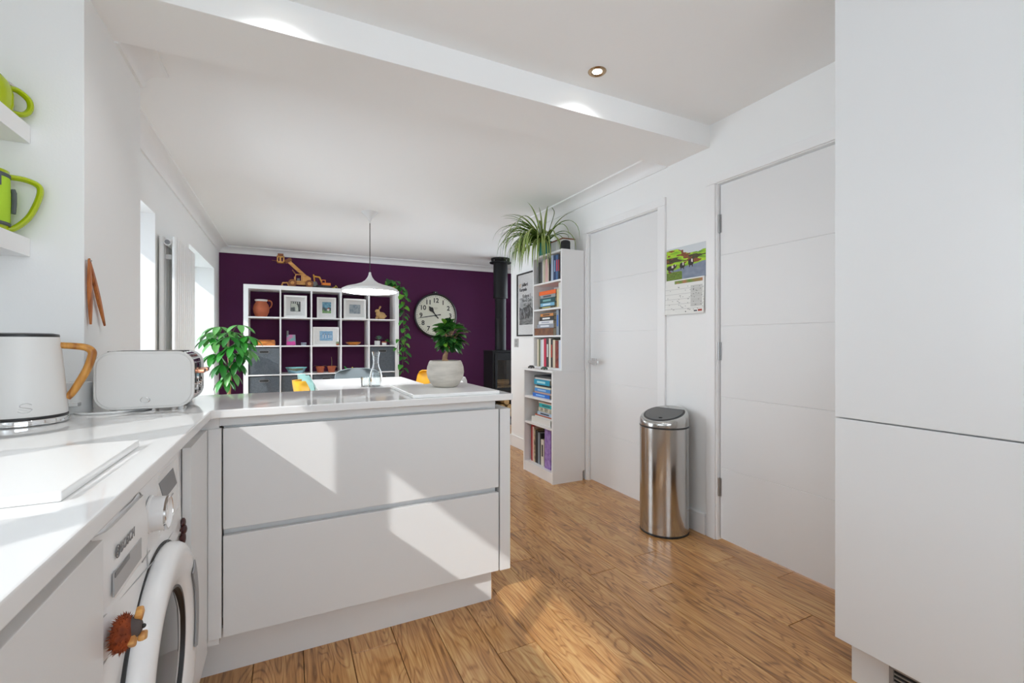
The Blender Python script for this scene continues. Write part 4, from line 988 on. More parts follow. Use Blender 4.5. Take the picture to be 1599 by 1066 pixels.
with at(on(3, 2, 0.155, 6.37)):
    t = thing('toy_crocodile', 'bright green toy crocodile lying in a cube', 'toy')
    GT = mat('green_toy', srgb(30, 150, 60), 0.4)
    obj('body', sphere(nb(), (0.03, 0, 0.026), (0.095, 0.035, 0.026), 24, 12), GT, t)
    obj('tail', tube(nb(), spline([(-0.04, 0, 0.025), (-0.08, 0, 0.035), (-0.10, 0, 0.055), (-0.115, 0.0, 0.075)], 4), [0.018] * 4 + [0.012] * 4 + [0.008] * 4 + [0.004], 10), GT, t)
    obj('eye', sphere(nb(), (-0.015, -0.012, 0.055), 0.009), mat('yellow_toy', srgb(214, 190, 60), 0.4), t)
    for x in (-0.02, 0.07): obj('leg', sphere(nb(), (x, -0.035, 0.012), (0.018, 0.012, 0.012)), GT, t)

# ---- toys on top of the shelf
with at((0.09, 6.40, UZ)):
    t = thing('toy_telehandler', 'wooden toy crane truck with raised boom atop the cube shelf', 'toy')
    for x in (-0.04, 0.155):
        for y in (-0.055, 0.055):
            w_ = obj('wheel', cyl(nb(), (x, y - 0.018, 0.048), 0.048, 0.036, 'y', 24, 0.006), TOYD, t); obj('hub', cyl(nb(), (x, y - 0.022, 0.048), 0.022, 0.044, 'y', 18, 0.002), TOYW, w_)
    obj('chassis', box(nb(), -0.065, 0.19, -0.035, 0.035, 0.035, 0.075, 0.004), TOYW, t)
    obj('hood', prism(nb(), [(0.075, 0.07), (0.175, 0.07), (0.175, 0.125), (0.13, 0.155), (0.075, 0.165)], -0.04, 0.04, 'y', 0.004), TOYW, t)
    cb = nb()
    for (x0, x1, z0, z1) in ((-0.02, 0.0, 0.06, 0.13), (0.06, 0.072, 0.06, 0.165), (-0.005, 0.06, 0.155, 0.167), (-0.02, 0.065, 0.06, 0.082)): box(cb, x0, x1, -0.042, -0.012, z0, z1, 0.002)
    tube(cb, [(-0.012, -0.028, 0.125), (0.004, -0.028, 0.162)], 0.006, 6)
    obj('cab', cb, TOYW, t); obj('seat', box(nb(), 0.012, 0.045, -0.036, -0.016, 0.082, 0.115, 0.004), GREY, t)
    obj('boom', box(nb(), -0.02, 0.285, -0.018, 0.018, -0.02, 0.02, 0.003, 2, Matrix.Translation((0.118, 0.022, 0.14)) @ Matrix.Rotation(math.radians(180 + 43), 4, 'Y')), TOYW, t)
    obj('ram', tube(nb(), [(0.0, 0.022, 0.165), (-0.04, 0.022, 0.225)], 0.007, 8), TOYD, t)
    hd = obj('boom_head', box(nb(), -0.04, 0.045, -0.02, 0.02, -0.022, 0.022, 0.003, 2, Matrix.Translation((-0.09, 0.022, 0.335)) @ Matrix.Rotation(math.radians(-30), 4, 'Y')), TOYD, t)
    bk = nb()
    for (x0, x1, z0, z1) in ((-0.215, -0.2, 0.30, 0.385), (-0.145, -0.13, 0.30, 0.385), (-0.215, -0.13, 0.30, 0.315), (-0.215, -0.13, 0.365, 0.38), (-0.185, -0.165, 0.31, 0.37)): box(bk, x0, x1, -0.03, 0.06, z0, z1, 0.002)
    obj('basket', bk, TOYW, t)
    obj('basket_guard', box(nb(), -0.205, -0.14, -0.028, 0.058, 0.382, 0.412, 0.003), TOYD, t)
    obj('fork', tube(nb(), [(-0.2, 0.0, 0.32), (-0.27, 0.0, 0.325)], 0.0035, 6), TOYD, t)
    fb = nb(); tube(fb, [(-0.16, -0.03, 0.006), (-0.15, -0.03, 0.045), (-0.10, -0.03, 0.055), (-0.075, -0.03, 0.006)], 0.009, 8); tube(fb, [(-0.16, 0.03, 0.006), (-0.15, 0.03, 0.045), (-0.10, 0.03, 0.055), (-0.075, 0.03, 0.006)], 0.009, 8); box(fb, -0.15, -0.06, -0.035, 0.035, 0.045, 0.058, 0.003)
    obj('stabiliser', fb, TOYW, t)
with at((0.38, 6.38, UZ)):
    t = thing('toy_excavator', 'small orange and black toy excavator atop the cube shelf', 'toy')
    OR = mat('orange_toy', srgb(222, 124, 40), 0.45); YO = mat('amber_toy', srgb(214, 158, 60), 0.45)
    for y in (-0.04, 0.04): obj('track', prism(nb(), rrect(-0.045, 0.125, 0, 0.036, 0.0175, 6), y - 0.016, y + 0.016, 'y', 0.003), BLACKP, t)
    obj('body', box(nb(), 0.02, 0.118, -0.045, 0.045, 0.038, 0.072, 0.004), OR, t)
    cb = nb(); 
    for q in ((0.008, 0.016, 0.04, 0.11), (0.05, 0.058, 0.07, 0.11), (0.008, 0.058, 0.102, 0.11)): box(cb, q[0], q[1], -0.042, -0.005, q[2], q[3], 0.002)
    obj('cab', cb, OR, t)
    ar = nb(); tube(ar, [(0.012, 0.02, 0.08), (-0.012, 0.02, 0.145), (-0.085, 0.02, 0.155)], 0.011, 8); tube(ar, [(-0.085, 0.02, 0.178), (-0.078, 0.02, 0.14), (-0.072, 0.02, 0.08)], 0.0085, 8)
    obj('arm', ar, YO, t)
    obj('bucket', prism(nb(), [(-0.1, 0.03), (-0.06, 0.02), (-0.03, 0.045), (-0.05, 0.085), (-0.085, 0.085)], -0.005, 0.045, 'y', 0.003), GREY, t)
with at((0.548, 6.36, UZ)):
    t = thing('toy_digger', 'tiny yellow toy digger on a black plate atop the shelf', 'toy')
    obj('plate', box(nb(), -0.11, 0.02, -0.04, 0.04, 0, 0.006, 0.002), BLACKP, t); obj('arm', tube(nb(), [(-0.03, 0, 0.012), (0.0, 0, 0.022), (0.012, 0, 0.044), (0.034, 0, 0.018)], 0.006, 6), mat('yellow_toy', srgb(214, 190, 60), 0.4), t)
    obj('body', sphere(nb(), (-0.008, 0, 0.014), (0.02, 0.014, 0.010)), mat('yellow_toy', srgb(214, 190, 60), 0.4), t)

# ---- trailing pothos in a basket at the shelf's right end
t = thing('pothos_plant', 'trailing green pothos in a woven basket hanging down the shelf side', 'plant', (1.30, 6.42, UZ))
bk = obj('basket', lathe(nb(), [(0.055, 0), (0.07, 0.01), (0.082, 0.045), (0.08, 0.072), (0.074, 0.072), (0.07, 0.05), (0, 0.05)], (1.30, 6.42, UZ), 28), mat('dark_wicker', srgb(60, 44, 34), 0.8, bump=0.5, bscale=120), t)
for z in (0.028, 0.062): obj('basket_band', lathe(nb(), [(0.078, z - 0.008), (0.0865, z - 0.006), (0.088, z + 0.006), (0.08, z + 0.008)], (1.30, 6.42, UZ), 28, cap=False), TOYW, bk)
def vine(pts, nl, smin=0.06, smax=0.105, side=0.9):
    sp = spline(pts, 8); obj('vine', tube(nb(), sp, 0.0025, 5), STEM, t)
    for k in range(nl):
        i = int((k + 0.6) / nl * (len(sp) - 2)); p = sp[i]; d = (sp[i + 1] - sp[max(0, i - 1)]).normalized()
        a = random.uniform(-1.2, 1.2) + (PI if k % 2 else 0)
        out = Vector((math.cos(a), -0.75 - 0.4 * random.random(), random.uniform(-0.75, 0.1)))
        L = random.uniform(smin, smax); o = p + Vector((math.cos(a) * 0.022, -0.012, random.uniform(-0.01, 0.012)))
        obj('leaf', leafmesh(nb(), o, out + Vector((0, 0, -0.5)), L, L * 0.85, 0.6, 0.18, 5, 'heart', random.uniform(-0.5, 0.5)), random.choice([LG[1], LG[0], LG[0], LG[1], LG[2]]), t)
vine([(1.30, 6.40, 1.87), (1.37, 6.36, 1.88), (1.42, 6.31, 1.80), (1.425, 6.29, 1.6), (1.42, 6.28, 1.4), (1.44, 6.27, 1.2), (1.43, 6.27, 1.0), (1.41, 6.26, 0.8), (1.42, 6.26, 0.68)], 26)
vine([(1.33, 6.40, 1.87), (1.40, 6.38, 1.86), (1.46, 6.36, 1.75), (1.45, 6.35, 1.55), (1.47, 6.34, 1.3), (1.45, 6.33, 1.05), (1.50, 6.32, 0.85)], 22)
vine([(1.41, 6.26, 1.18), (1.36, 6.24, 1.12), (1.33, 6.23, 1.02), (1.34, 6.23, 0.93)], 5)
vine([(1.27, 6.40, 1.86), (1.20, 6.37, 1.86), (1.13, 6.34, 1.83)], 5)
vine([(1.30, 6.40, 1.86), (1.31, 6.38, 1.92), (1.35, 6.36, 1.95)], 7)
vine([(1.28, 6.40, 1.86), (1.24, 6.38, 1.91), (1.27, 6.36, 1.96)], 8)

# ---- wall clock
with at((1.985, 6.65, 1.50)):
    t = thing('wall_clock', 'large round black-rimmed wall clock on the purple wall', 'clock')
    RY = Matrix.Rotation(PI / 2, 4, 'X')
    obj('case', lathe(nb(), [(0.27, 0.0), (0.325, 0.002), (0.33, 0.02), (0.326, 0.045), (0.312, 0.05), (0.302, 0.044), (0.300, 0.032), (0.0, 0.030)], n=72, M=RY, cap=False), BLACKF, t)
    fc = obj('face', lathe(nb(), [(0.0, 0.034), (0.3005, 0.034)], n=72, M=RY, cap=False), mat('clock_face', srgb(222, 222, 206), 0.5), t)
    tk = nb()
    for k in range(60):
        a = k / 60 * 2 * PI; r0 = 0.276 if k % 5 else 0.272
        box(tk, -0.0022 if k % 5 else -0.0035, 0.0022 if k % 5 else 0.0035, -0.0362, -0.0345, r0, 0.292, 0, 1, Matrix.Rotation(a, 4, 'Y'))
    obj('minute_track', tk, INK, fc, smooth=False)
    for k in range(1, 13):
        a = k / 12 * 2 * PI; r = 0.225
        text('numeral', str(k), 0.095, (r * math.sin(a), -0.0355, r * math.cos(a) - 0.033), (1, 0, 0), (0, 0, 1), INK, fc, 'CENTER', 0.001, 0.0022)
    arc = nb(); tube(arc, [(0.045 * math.sin(x_ / 10 * 1.6 - 0.8), -0.036, 0.085 + 0.03 * math.cos(x_ / 10 * 1.6 - 0.8)) for x_ in range(11)], 0.0018, 5); box(arc, -0.018, 0.018, -0.0368, -0.0352, 0.094, 0.098)
    obj('maker_arc', arc, mat('faded_ink', srgb(130, 124, 100), 0.6), fc)
    ah = math.radians(-(12 - 10.72) * 30); am = math.radians(43.4 / 60 * 360)
    hh = prism(nb(), [(-0.008, -0.06), (0.008, -0.06), (0.006, 0.03), (0.012, 0.07), (0.030, 0.10), (0.034, 0.122), (0.018, 0.138), (0.0, 0.172), (-0.018, 0.138), (-0.034, 0.122), (-0.030, 0.10), (-0.012, 0.07), (-0.006, 0.03)], -0.042, -0.040, 'y')
    bmesh.ops.transform(hh, matrix=Matrix.Rotation(ah, 4, 'Y'), verts=hh.verts); obj('hour_hand', hh, INK, t, smooth=False)
    mh = prism(nb(), [(-0.009, -0.075), (0.009, -0.075), (0.006, -0.03), (0.006, 0.16), (0.002, 0.272), (-0.002, 0.272), (-0.006, 0.16), (-0.006, -0.03)], -0.046, -0.044, 'y')
    bmesh.ops.transform(mh, matrix=Matrix.Rotation(am, 4, 'Y'), verts=mh.verts); obj('minute_hand', mh, INK, t, smooth=False)
    obj('hub', cyl(nb(), (0, -0.034, 0), 0.016, 0.016, 'y', 20), INK, t)
    obj('hanging_lug', box(nb(), -0.035, 0.035, -0.02, 0.0, 0.318, 0.36, 0.008), BLACKF, t)
    obj('screw', cyl(nb(), (0, -0.023, 0.345), 0.006, 0.004, 'y', 12), STEELD, t)

# ---- pendant lamp
with at((0.672, 4.305, 0)):
    t = thing('pendant_lamp', 'white saucer pendant lamp hanging over the dining table', 'lamp', (0, 0, 1.56))
    obj('ceiling_rose', lathe(nb(), [(0.004, DZ - 0.10), (0.008, DZ - 0.085), (0.02, DZ - 0.06), (0.05, DZ - 0.025), (0.072, DZ - 0.006), (0.074, DZ)], n=40), LAMPW, t)
    obj('cord', tube(nb(), [(0, 0, 1.73), (0, 0, DZ - 0.098)], 0.0035, 8), BLACKP, t)
    obj('shade', lathe(nb(), [(0.238, 1.562), (0.246, 1.574), (0.243, 1.588), (0.205, 1.607), (0.13, 1.626), (0.075, 1.645), (0.042, 1.668), (0.022, 1.695), (0.012, 1.72), (0.009, 1.742), (0, 1.744)], n=64, cap=False), LAMPW, t)
    obj('diffuser', lathe(nb(), [(0, 1.548), (0.12, 1.549), (0.20, 1.554), (0.237, 1.565)], n=64, cap=False), LAMPE, t)

# ---- dining table and chairs
t = thing('dining_table', 'white rectangular dining table behind the peninsula', 'table', (0.62, 3.82, 0))
TW = mat('table_white', (0.80, 0.80, 0.80), 0.22)
obj('tabletop', box(nb(), 0.2, 1.04, 2.98, 4.69, 0.722, 0.75, 0.003), TW, t)
b = nb()
for q in ((0.25, 0.99, 3.03, 3.05), (0.25, 0.99, 4.62, 4.64), (0.25, 0.27, 3.05, 4.62), (0.97, 0.99, 3.05, 4.62)): box(b, q[0], q[1], q[2], q[3], 0.64, 0.722)
obj('apron', b, TW, t, smooth=False)
for x in (0.23, 0.95):
    for y in (3.01, 4.60): obj('leg', box(nb(), x, x + 0.06, y, y + 0.06, 0, 0.722, 0.003), TW, t)
def chair(label, loc, rz, col):
    """moulded shell chair on wooden legs, facing +y in its own frame"""
    with at(loc, rz):
        c = thing('shell_chair', label, 'chair', (0, 0, 0), 'moulded shell chairs at the dining table')
        prof = spline([(0, a, z) for a, z in ((0.235, 0.425), (0.20, 0.442), (0.08, 0.432), (-0.08, 0.425), (-0.17, 0.45), (-0.215, 0.53), (-0.24, 0.65), (-0.262, 0.76), (-0.274, 0.83))], 3)
        m_ = len(prof) - 1
        def sh(u_, v_):
            i = min(int(v_ * m_), m_ - 1); f_ = v_ * m_ - i; p = prof[i].lerp(prof[i + 1], f_)
            w = 0.235 if v_ < 0.45 else 0.235 - 0.02 * (v_ - 0.45)
            e = 1.0
            if v_ > 0.86: e = math.sqrt(max(0.0, 1 - ((v_ - 0.86) / 0.14) ** 2)) * 0.55 + 0.45
            if v_ < 0.08: e = 0.86 + 0.14 * (v_ / 0.08)
            s = (u_ * 2 - 1); x = s * w * e
            curl = abs(s) ** 3
            back = min(1, max(0, (v_ - 0.35) / 0.3))
            return (x, p.y + curl * 0.075 * back, p.z + curl * 0.055 * (1 - back) + curl * 0.03 * math.sin(PI * back))
        obj('shell', surf(nb(), sh, 18, 26, 0.008), col, c, angle=60)
        WL_ = wood_mat('chair_leg_wood', srgb(214, 176, 126), srgb(170, 126, 78), 0.5, 'Z', 1.5)
        for sx in (-1, 1):
            for sy in (-1, 1): obj('leg', tube(nb(), [(sx * 0.12, sy * 0.11 - 0.02, 0.425), (sx * 0.2, sy * 0.2 - 0.02, 0.001)], [0.015, 0.010], 10), WL_, c)
        b = nb(); tube(b, [(-0.13, 0.1, 0.40), (0.13, -0.14, 0.40)], 0.007, 6); tube(b, [(0.13, 0.1, 0.40), (-0.13, -0.14, 0.40)], 0.007, 6)
        obj('brace', b, BLACKP, c)
YEL = mat('mustard_shell', srgb(222, 164, 30), 0.45); TEA = mat('pale_teal_shell', srgb(150, 196, 192), 0.4); GRY = mat('blue_grey_shell', srgb(130, 142, 148), 0.45); WHT = mat('white_shell', (0.78, 0.78, 0.77), 0.4)
chair('mustard yellow shell chair at the left side of the table', (0.30, 3.66, 0.0), -PI / 2 + 0.1, YEL)
chair('pale teal shell chair at the left side of the table', (0.345, 4.25, 0), -PI / 2 + 0.1, TEA)
chair('blue-grey shell chair at the far end of the table', (0.655, 4.80, 0), PI, GRY)
chair('mustard yellow shell chair at the right side of the table', (0.99, 4.33, 0), PI / 2, YEL)
chair('white shell chair at the right side of the table', (0.985, 3.42, 0), PI / 2, WHT)

# ---- carafe and tumbler
with at((0.628, 3.735, 0.75)):
    t = thing('carafe', 'clear glass carafe half full of water on the table', 'carafe')
    obj('glass', lathe(nb(), [(0.0, 0.002), (0.048, 0.002), (0.051, 0.01), (0.0515, 0.05), (0.050, 0.09), (0.042, 0.125), (0.027, 0.16), (0.0215, 0.19), (0.024, 0.235), (0.031, 0.272), (0.033, 0.279)], n=40, cap=False), TGLASS, t)
    obj('water', lathe(nb(), [(0.0, 0.008), (0.0475, 0.010), (0.0485, 0.05), (0.047, 0.09), (0.0, 0.09)], n=40, cap=False), WATER, t)
with at((0.555, 3.76, 0.75)):
    t = thing('tumbler', 'small clear glass tumbler beside the carafe', 'glass')
    obj('glass', lathe(nb(), [(0.0, 0.004), (0.033, 0.004), (0.035, 0.001), (0.040, 0.078), (0.038, 0.078), (0.0335, 0.009), (0.0, 0.009)], n=36, cap=False), TGLASS, t)

# ---- bonsai fig on the peninsula slab
with at((0.637, 1.975, 0.9065)):
    t = thing('bonsai_fig', 'small bonsai fig tree in a round pale stone pot', 'plant')
    obj('pot', lathe(nb(), [(0.044, 0), (0.05, 0.002), (0.066, 0.018), (0.079, 0.042), (0.0835, 0.066), (0.081, 0.09), (0.074, 0.110), (0.069, 0.118), (0.064, 0.118), (0.07, 0.1), (0.07, 0.095), (0, 0.095)], n=56), CONC, t)
    obj('soil', lathe(nb(), [(0.069, 0.104), (0.04, 0.109), (0, 0.112)], n=24, cap=False), SOIL, t)
    tr = spline([(0.002, 0, 0.10), (-0.003, 0, 0.122), (0.0, 0, 0.14), (0.006, 0, 0.155), (0.008, 0, 0.172), (0.012, 0, 0.19)], 4)
    b = tube(nb(), tr, [0.016, 0.0155, 0.015, 0.0135, 0.012, 0.0115, 0.0115, 0.0115, 0.011, 0.010, 0.009, 0.0085, 0.008, 0.0075, 0.007, 0.0068, 0.0065, 0.006, 0.0055, 0.005, 0.0045], 12)
    for a, l in ((0.3, 0.026), (2.2, 0.024), (4.2, 0.028), (5.3, 0.02)): tube(b, [(0, 0, 0.125), (math.cos(a) * 0.014, math.sin(a) * 0.014, 0.112), (math.cos(a) * l, math.sin(a) * l, 0.102)], [0.007, 0.006, 0.003], 8)
    obj('trunk', b, BARK, t)
    br = nb(); tips = []
    CC = Vector((0.018, 0, 0.228))
    for k in range(20):
        zf = -0.72 + 1.55 * k / 19; a = k * 2.4 + 0.4; rr = math.sqrt(max(0.12, 1 - zf * zf)) * random.uniform(0.45, 0.85)
        p0 = Vector((0.010, 0, 0.168 + 0.02 * (k / 19))); p1 = CC + Vector((math.cos(a) * rr * 0.078, math.sin(a) * rr * 0.062, zf * 0.068))
        tube(br, [p0, p0.lerp(p1, 0.55) + Vector((0, 0, 0.008)), p1], [0.0035, 0.0025, 0.0015], 5); tips.append((p1, (p1 - CC).normalized()))
    obj('branches', br, BARK, t)
    FIG = [mat('fig_leaf_dark', srgb(34, 78, 34), 0.25), mat('fig_leaf_mid', srgb(58, 116, 42), 0.28), mat('fig_leaf_light', srgb(116, 170, 54), 0.3)]
    for p1, d in tips:
        for j in range(8):
            a = random.uniform(0, 2 * PI); dd = d * 0.9 + Vector((math.cos(a), math.sin(a), random.uniform(-0.5, 0.45)))
            L = random.uniform(0.040, 0.060); o = p1 - d * random.uniform(0, 0.025)
            zz = (o.z - 0.228) / 0.07
            obj('leaf', leafmesh(nb(), o, dd, L, L * 0.56, 0.6, 0.2, 5, 'oval', random.uniform(-0.6, 0.6)), FIG[min(2, max(0, int(random.gauss(0.95 + zz * 0.6, 0.65))))], t)

# ---- money tree by the far window
t = thing('money_tree', 'leafy money tree with fingered leaves by the far window', 'plant', (-0.57, 5.84, 0))
obj('pot', lathe(nb(), [(0.10, 0), (0.115, 0.005), (0.14, 0.26), (0.145, 0.28), (0.135, 0.28), (0.125, 0.24), (0, 0.24)], (-0.57, 5.84, 0), 36), PORC, t)
obj('soil', lathe(nb(), [(0.128, 0.246), (0, 0.252)], (-0.57, 5.84, 0), 24, cap=False), SOIL, t)
obj('trunk', tube(nb(), spline([(-0.57, 5.84, 0.23), (-0.58, 5.83, 0.5), (-0.565, 5.84, 0.75), (-0.585, 5.82, 1.0), (-0.58, 5.82, 1.12)], 5), [0.022 - 0.0007 * i for i in range(21)], 10), BARK, t)
MT = [mat('money_leaf_a', srgb(34, 104, 36), 0.3), mat('money_leaf_b', srgb(48, 134, 44), 0.3), mat('money_leaf_c', srgb(96, 160, 84), 0.3)]
spots = [(-0.60, 5.30, 1.25, 0.9), (-0.43, 5.28, 1.27, 0.9), (-0.67, 5.34, 1.14, 0.4), (-0.50, 5.20, 1.15, 0.5), (-0.40, 5.24, 1.10, 0.4), (-0.61, 5.22, 1.10, 0.3), (-0.53, 5.18, 1.02, 0.1), (-0.42, 5.20, 0.98, -0.1), (-0.64, 5.24, 0.98, -0.1),
         (-0.46, 5.24, 0.90, -0.4), (-0.57, 5.20, 0.88, -0.5), (-0.50, 5.26, 0.80, -0.6), (-0.66, 5.42, 1.2, 0.6), (-0.38, 5.38, 1.02, 0.0), (-0.55, 5.56, 1.2, 0.6), (-0.44, 5.52, 1.1, 0.3), (-0.50, 5.36, 1.2, 0.9), (-0.55, 5.26, 0.74, -0.7), (-0.36, 5.30, 1.16, 0.4), (-0.47, 5.16, 1.06, 0.2)]
for k, (x, y, z, e) in enumerate(spots):
    x -= 0.05; y += 0.42; x = -0.58 + (x + 0.58) * 1.1; z = 1.0 + (z - 1.0) * 1.06
    p = Vector((x, y, z)); st = Vector((-0.58, 5.83, min(1.12, max(0.6, z - 0.14))))
    br_ = obj('petiole', tube(nb(), spline([st, st.lerp(p, 0.55) + Vector((0, 0, 0.035)), p], 4), 0.0035, 5), STEM, t)
    out = (p - st).normalized(); az = math.atan2(out.y, out.x); nl = 6
    b = nb()
    for j in range(nl):
        a = az + (j - (nl - 1) / 2) * 0.95; L = (0.205 - 0.016 * abs(j - 2.5))
        if p.y + math.sin(a) * L > 6.12 and p.x < -0.5: L *= 0.6
        if p.y + math.sin(a) * L > 6.24: L = max(0.05, (6.24 - p.y) / max(0.2, math.sin(a)))
        leafmesh(b, p, (math.cos(a), math.sin(a), 0.2 * e - 0.2), L, 0.066, 1.3 - 0.4 * e, 0.28, 6, 'lance')
    obj('leaf', b, MT[random.choice((0, 1, 1, 2))] if e < 0.85 else MT[2], t)

# ---- vertical radiator
t = thing('radiator', 'tall white vertical column radiator between the dining windows', 'radiator', (-0.71, 4.0, 0.15))
RADW = mat('radiator_white', (0.80, 0.80, 0.79), 0.35)
TUBE_ME = None
for row, x in ((0, -0.742), (1, -0.672)):
    for k in range(10):
        y = 3.70 + k * 0.067
        if TUBE_ME is None:
            o = obj('tube', prism(nb(), rrect(-0.014, 0.014, -0.029, 0.029, 0.0135, 4), 0.16, 1.80, 'z', 0.0), RADW, t); TUBE_ME = o.data; o.location = Vector((x, y, 0.98)) - WLOC[t.name]
        else:
            o = bpy.data.objects.new('tube', TUBE_ME); COL.objects.link(o); o.parent = t; o.location = Vector((x, y, 0.98)) - WLOC[t.name]
for z in (0.19, 1.76): obj('header', tube(nb(), [(-0.707, 3.67, z), (-0.707, 4.335, z)], 0.022, 12), RADW, t)
obj('bleed_valve', cyl(nb(), (-0.707, 3.655, 1.76), 0.014, 0.018, 'y', 14), GREY, t)
for y in (3.75, 4.25): obj('bracket', box(nb(), -0.764, -0.70, y - 0.012, y + 0.012, 1.66, 1.69), RADW, t, smooth=False)

# ---- stove in the alcove
SX0, SX1, SY0, SY1 = 2.52, 2.92, 5.72, 6.05
t = thing('wood_stove', 'black wood-burning stove with a flue pipe in the alcove', 'stove', (2.72, 5.9, 0))
b = nb()
box(b, SX0, SX0 + 0.05, SY0, SY1, 0.03, 0.975, 0.006); box(b, SX1 - 0.05, SX1, SY0, SY1, 0.03, 0.975, 0.006)
box(b, SX0 + 0.05, SX1 - 0.05, SY1 - 0.03, SY1, 0.03, 0.975); box(b, SX0 + 0.05, SX1 - 0.05, SY0, SY1 - 0.03, 0.955, 0.975); box(b, SX0 + 0.05, SX1 - 0.05, SY0, SY1 - 0.03, 0.39, 0.42); box(b, SX0 + 0.05, SX1 - 0.05, SY0, SY1 - 0.03, 0.03, 0.06)
obj('body', b, BLACKM, t)
obj('top_plate', box(nb(), SX0 - 0.005, SX1 + 0.005, SY0 - 0.005, SY1, 0.975, 0.985, 0.002), BLACKM, t)
b = nb(); fx0, fx1, fz0, fz1 = SX0 + 0.03, SX1 - 0.03, 0.425, 0.95
box(b, fx0, fx0 + 0.035, SY0 - 0.012, SY0 - 0.001, fz0, fz1, 0.003); box(b, fx1 - 0.035, fx1, SY0 - 0.012, SY0 - 0.001, fz0, fz1, 0.003); box(b, fx0 + 0.035, fx1 - 0.035, SY0 - 0.012, SY0 - 0.001, fz1 - 0.10, fz1, 0.003); box(b, fx0 + 0.035, fx1 - 0.035, SY0 - 0.012, SY0 - 0.001, fz0, fz0 + 0.045, 0.003)
dr = obj('door', b, BLACKM, t)
obj('door_glass', box(nb(), fx0 + 0.03, fx1 - 0.03, SY0 - 0.007, SY0 - 0.004, fz0 + 0.04, fz1 - 0.095), GLASS, dr, smooth=False)
obj('handle', tube(nb(), [(fx1 - 0.015, SY0 - 0.012, 0.72), (fx1 - 0.015, SY0 - 0.04, 0.72), (fx1 - 0.015, SY0 - 0.04, 0.60)], 0.007, 8), STEELD, dr)
FXc, FYc = 2.72, 5.90
fu = obj('flue', lathe(nb(), [(0.078, 0.985), (0.082, 0.99), (0.078, 1.0), (0.078, 1.42), (0.0805, 1.424), (0.0805, 1.44), (0.078, 1.444), (0.078, 1.74)], (FXc, FYc, 0), 40), BLACKM, t)
obj('insulated_flue', lathe(nb(), [(0.079, 1.72), (0.100, 1.722), (0.104, 1.73), (0.104, 1.765), (0.1015, 1.77), (0.1015, 2.222)], (FXc, FYc, 0), 40), BLACKM, fu)
cl = obj('ceiling_collar', lathe(nb(), [(0.1, 2.222), (0.155, 2.224), (0.155, 2.236), (0.1, 2.238)], (FXc, FYc, 0), 40), BLACKM, fu)
obj('collar_plate', lathe(nb(), [(0.0, 2.264), (0.135, 2.264), (0.135, 2.289), (0.0, 2.289)], (FXc, FYc, 0), 40), BLACKM, fu)
for a in (0.4, 1.9, 3.5, 5.0): obj('stand_off', cyl(nb(), (FXc + 0.125 * math.cos(a), FYc + 0.125 * math.sin(a), 2.236), 0.006, 0.03, n=8), CHROME, fu)
tag(obj('hearth_slab', box(nb(), 2.35, 3.2, 5.45, 6.63, 0.0, 0.03, 0.004), mat('slate', srgb(60, 60, 64), 0.6, bump=0.3, bscale=40)), 'dark slate hearth slab under the stove', 'hearth')
def log(label, c, rz, L, r, grp):
    with at(c, rz):
        g = thing('log', label, 'log', (0, 0, -r), grp)
        pr = [(r * (1 + 0.12 * math.sin(3 * a_ + r * 900)) * math.cos(a_), r * (1 + 0.1 * math.cos(2 * a_ + r * 500)) * math.sin(a_)) for a_ in [k_ / 12 * 2 * PI for k_ in range(12)]]
        obj('bark', prism(nb(), pr, -L / 2, L / 2, 'x'), LOGW, g)
        for s in (-1, 1): obj('cut_end', prism(nb(), [(a_ * 0.9, c_ * 0.9) for a_, c_ in pr], min(s * L / 2, s * (L / 2 + 0.001)), max(s * L / 2, s * (L / 2 + 0.001)), 'x'), LOGE, g)
log('lower left split log behind the stove glass', (2.65, 5.80, 0.462), 0.2, 0.12, 0.042, 'logs in the stove')
log('lower right split log behind the stove glass', (2.79, 5.80, 0.460), -0.3, 0.12, 0.040, 'logs in the stove')
log('upper split log behind the stove glass', (2.71, 5.81, 0.540), -0.15, 0.17, 0.040, 'logs in the stove')
log('rear split log behind the stove glass', (2.72, 5.90, 0.455), 0.05, 0.22, 0.035, 'logs in the stove')
for i, (x, z, lab) in enumerate(((2.62, 0.105, 'lower left log in the store under the stove'), (2.72, 0.105, 'lower middle log in the store under the stove'), (2.82, 0.105, 'lower right log in the store under the stove'), (2.67, 0.19, 'second-row left log in the store under the stove'), (2.77, 0.19, 'second-row right log in the store under the stove'), (2.72, 0.275, 'topmost log in the store under the stove'))):
    log(lab, (x, 5.84, z), PI / 2 + 0.05 * (i - 2), 0.23, 0.045, 'logs under the stove')
# ---- bookcases
BCW = mat('bookcase_white', (0.80, 0.80, 0.80), 0.4)
t = thing('bookcase', 'low white bookcase with three shelves of books', 'bookcase', (1.98, 3.27, 0))
LX0, LX1, LY0, LY1 = 1.838, 2.138, 3.022, 3.51
for y in (LY0, LY1 - 0.018): obj('side', prism(nb(), [(LX0, 0), (LX1 - 0.02, 0), (LX1 - 0.02, 0.08), (LX1, 0.08), (LX1, 0.865), (LX0, 0.865)], y, y + 0.018, 'y'), BCW, t, smooth=False)
obj('top', box(nb(), LX0 - 0.004, LX1, LY0 - 0.002, LY1 + 0.002, 0.865, 0.881, 0.001), BCW, t)
for z in (0.648, 0.43, 0.085): obj('shelf', box(nb(), LX0 + 0.004, LX1 - 0.006, LY0 + 0.018, LY1 - 0.018, z - 0.018, z, 0.001), BCW, t)
obj('kickboard', box(nb(), LX0 + 0.006, LX0 + 0.022, LY0 + 0.018, LY1 - 0.018, 0, 0.067), BCW, t, smooth=False)
obj('back', box(nb(), LX1 - 0.006, LX1, LY0 + 0.018, LY1 - 0.018, 0.067, 0.865), BCW, t, smooth=False)
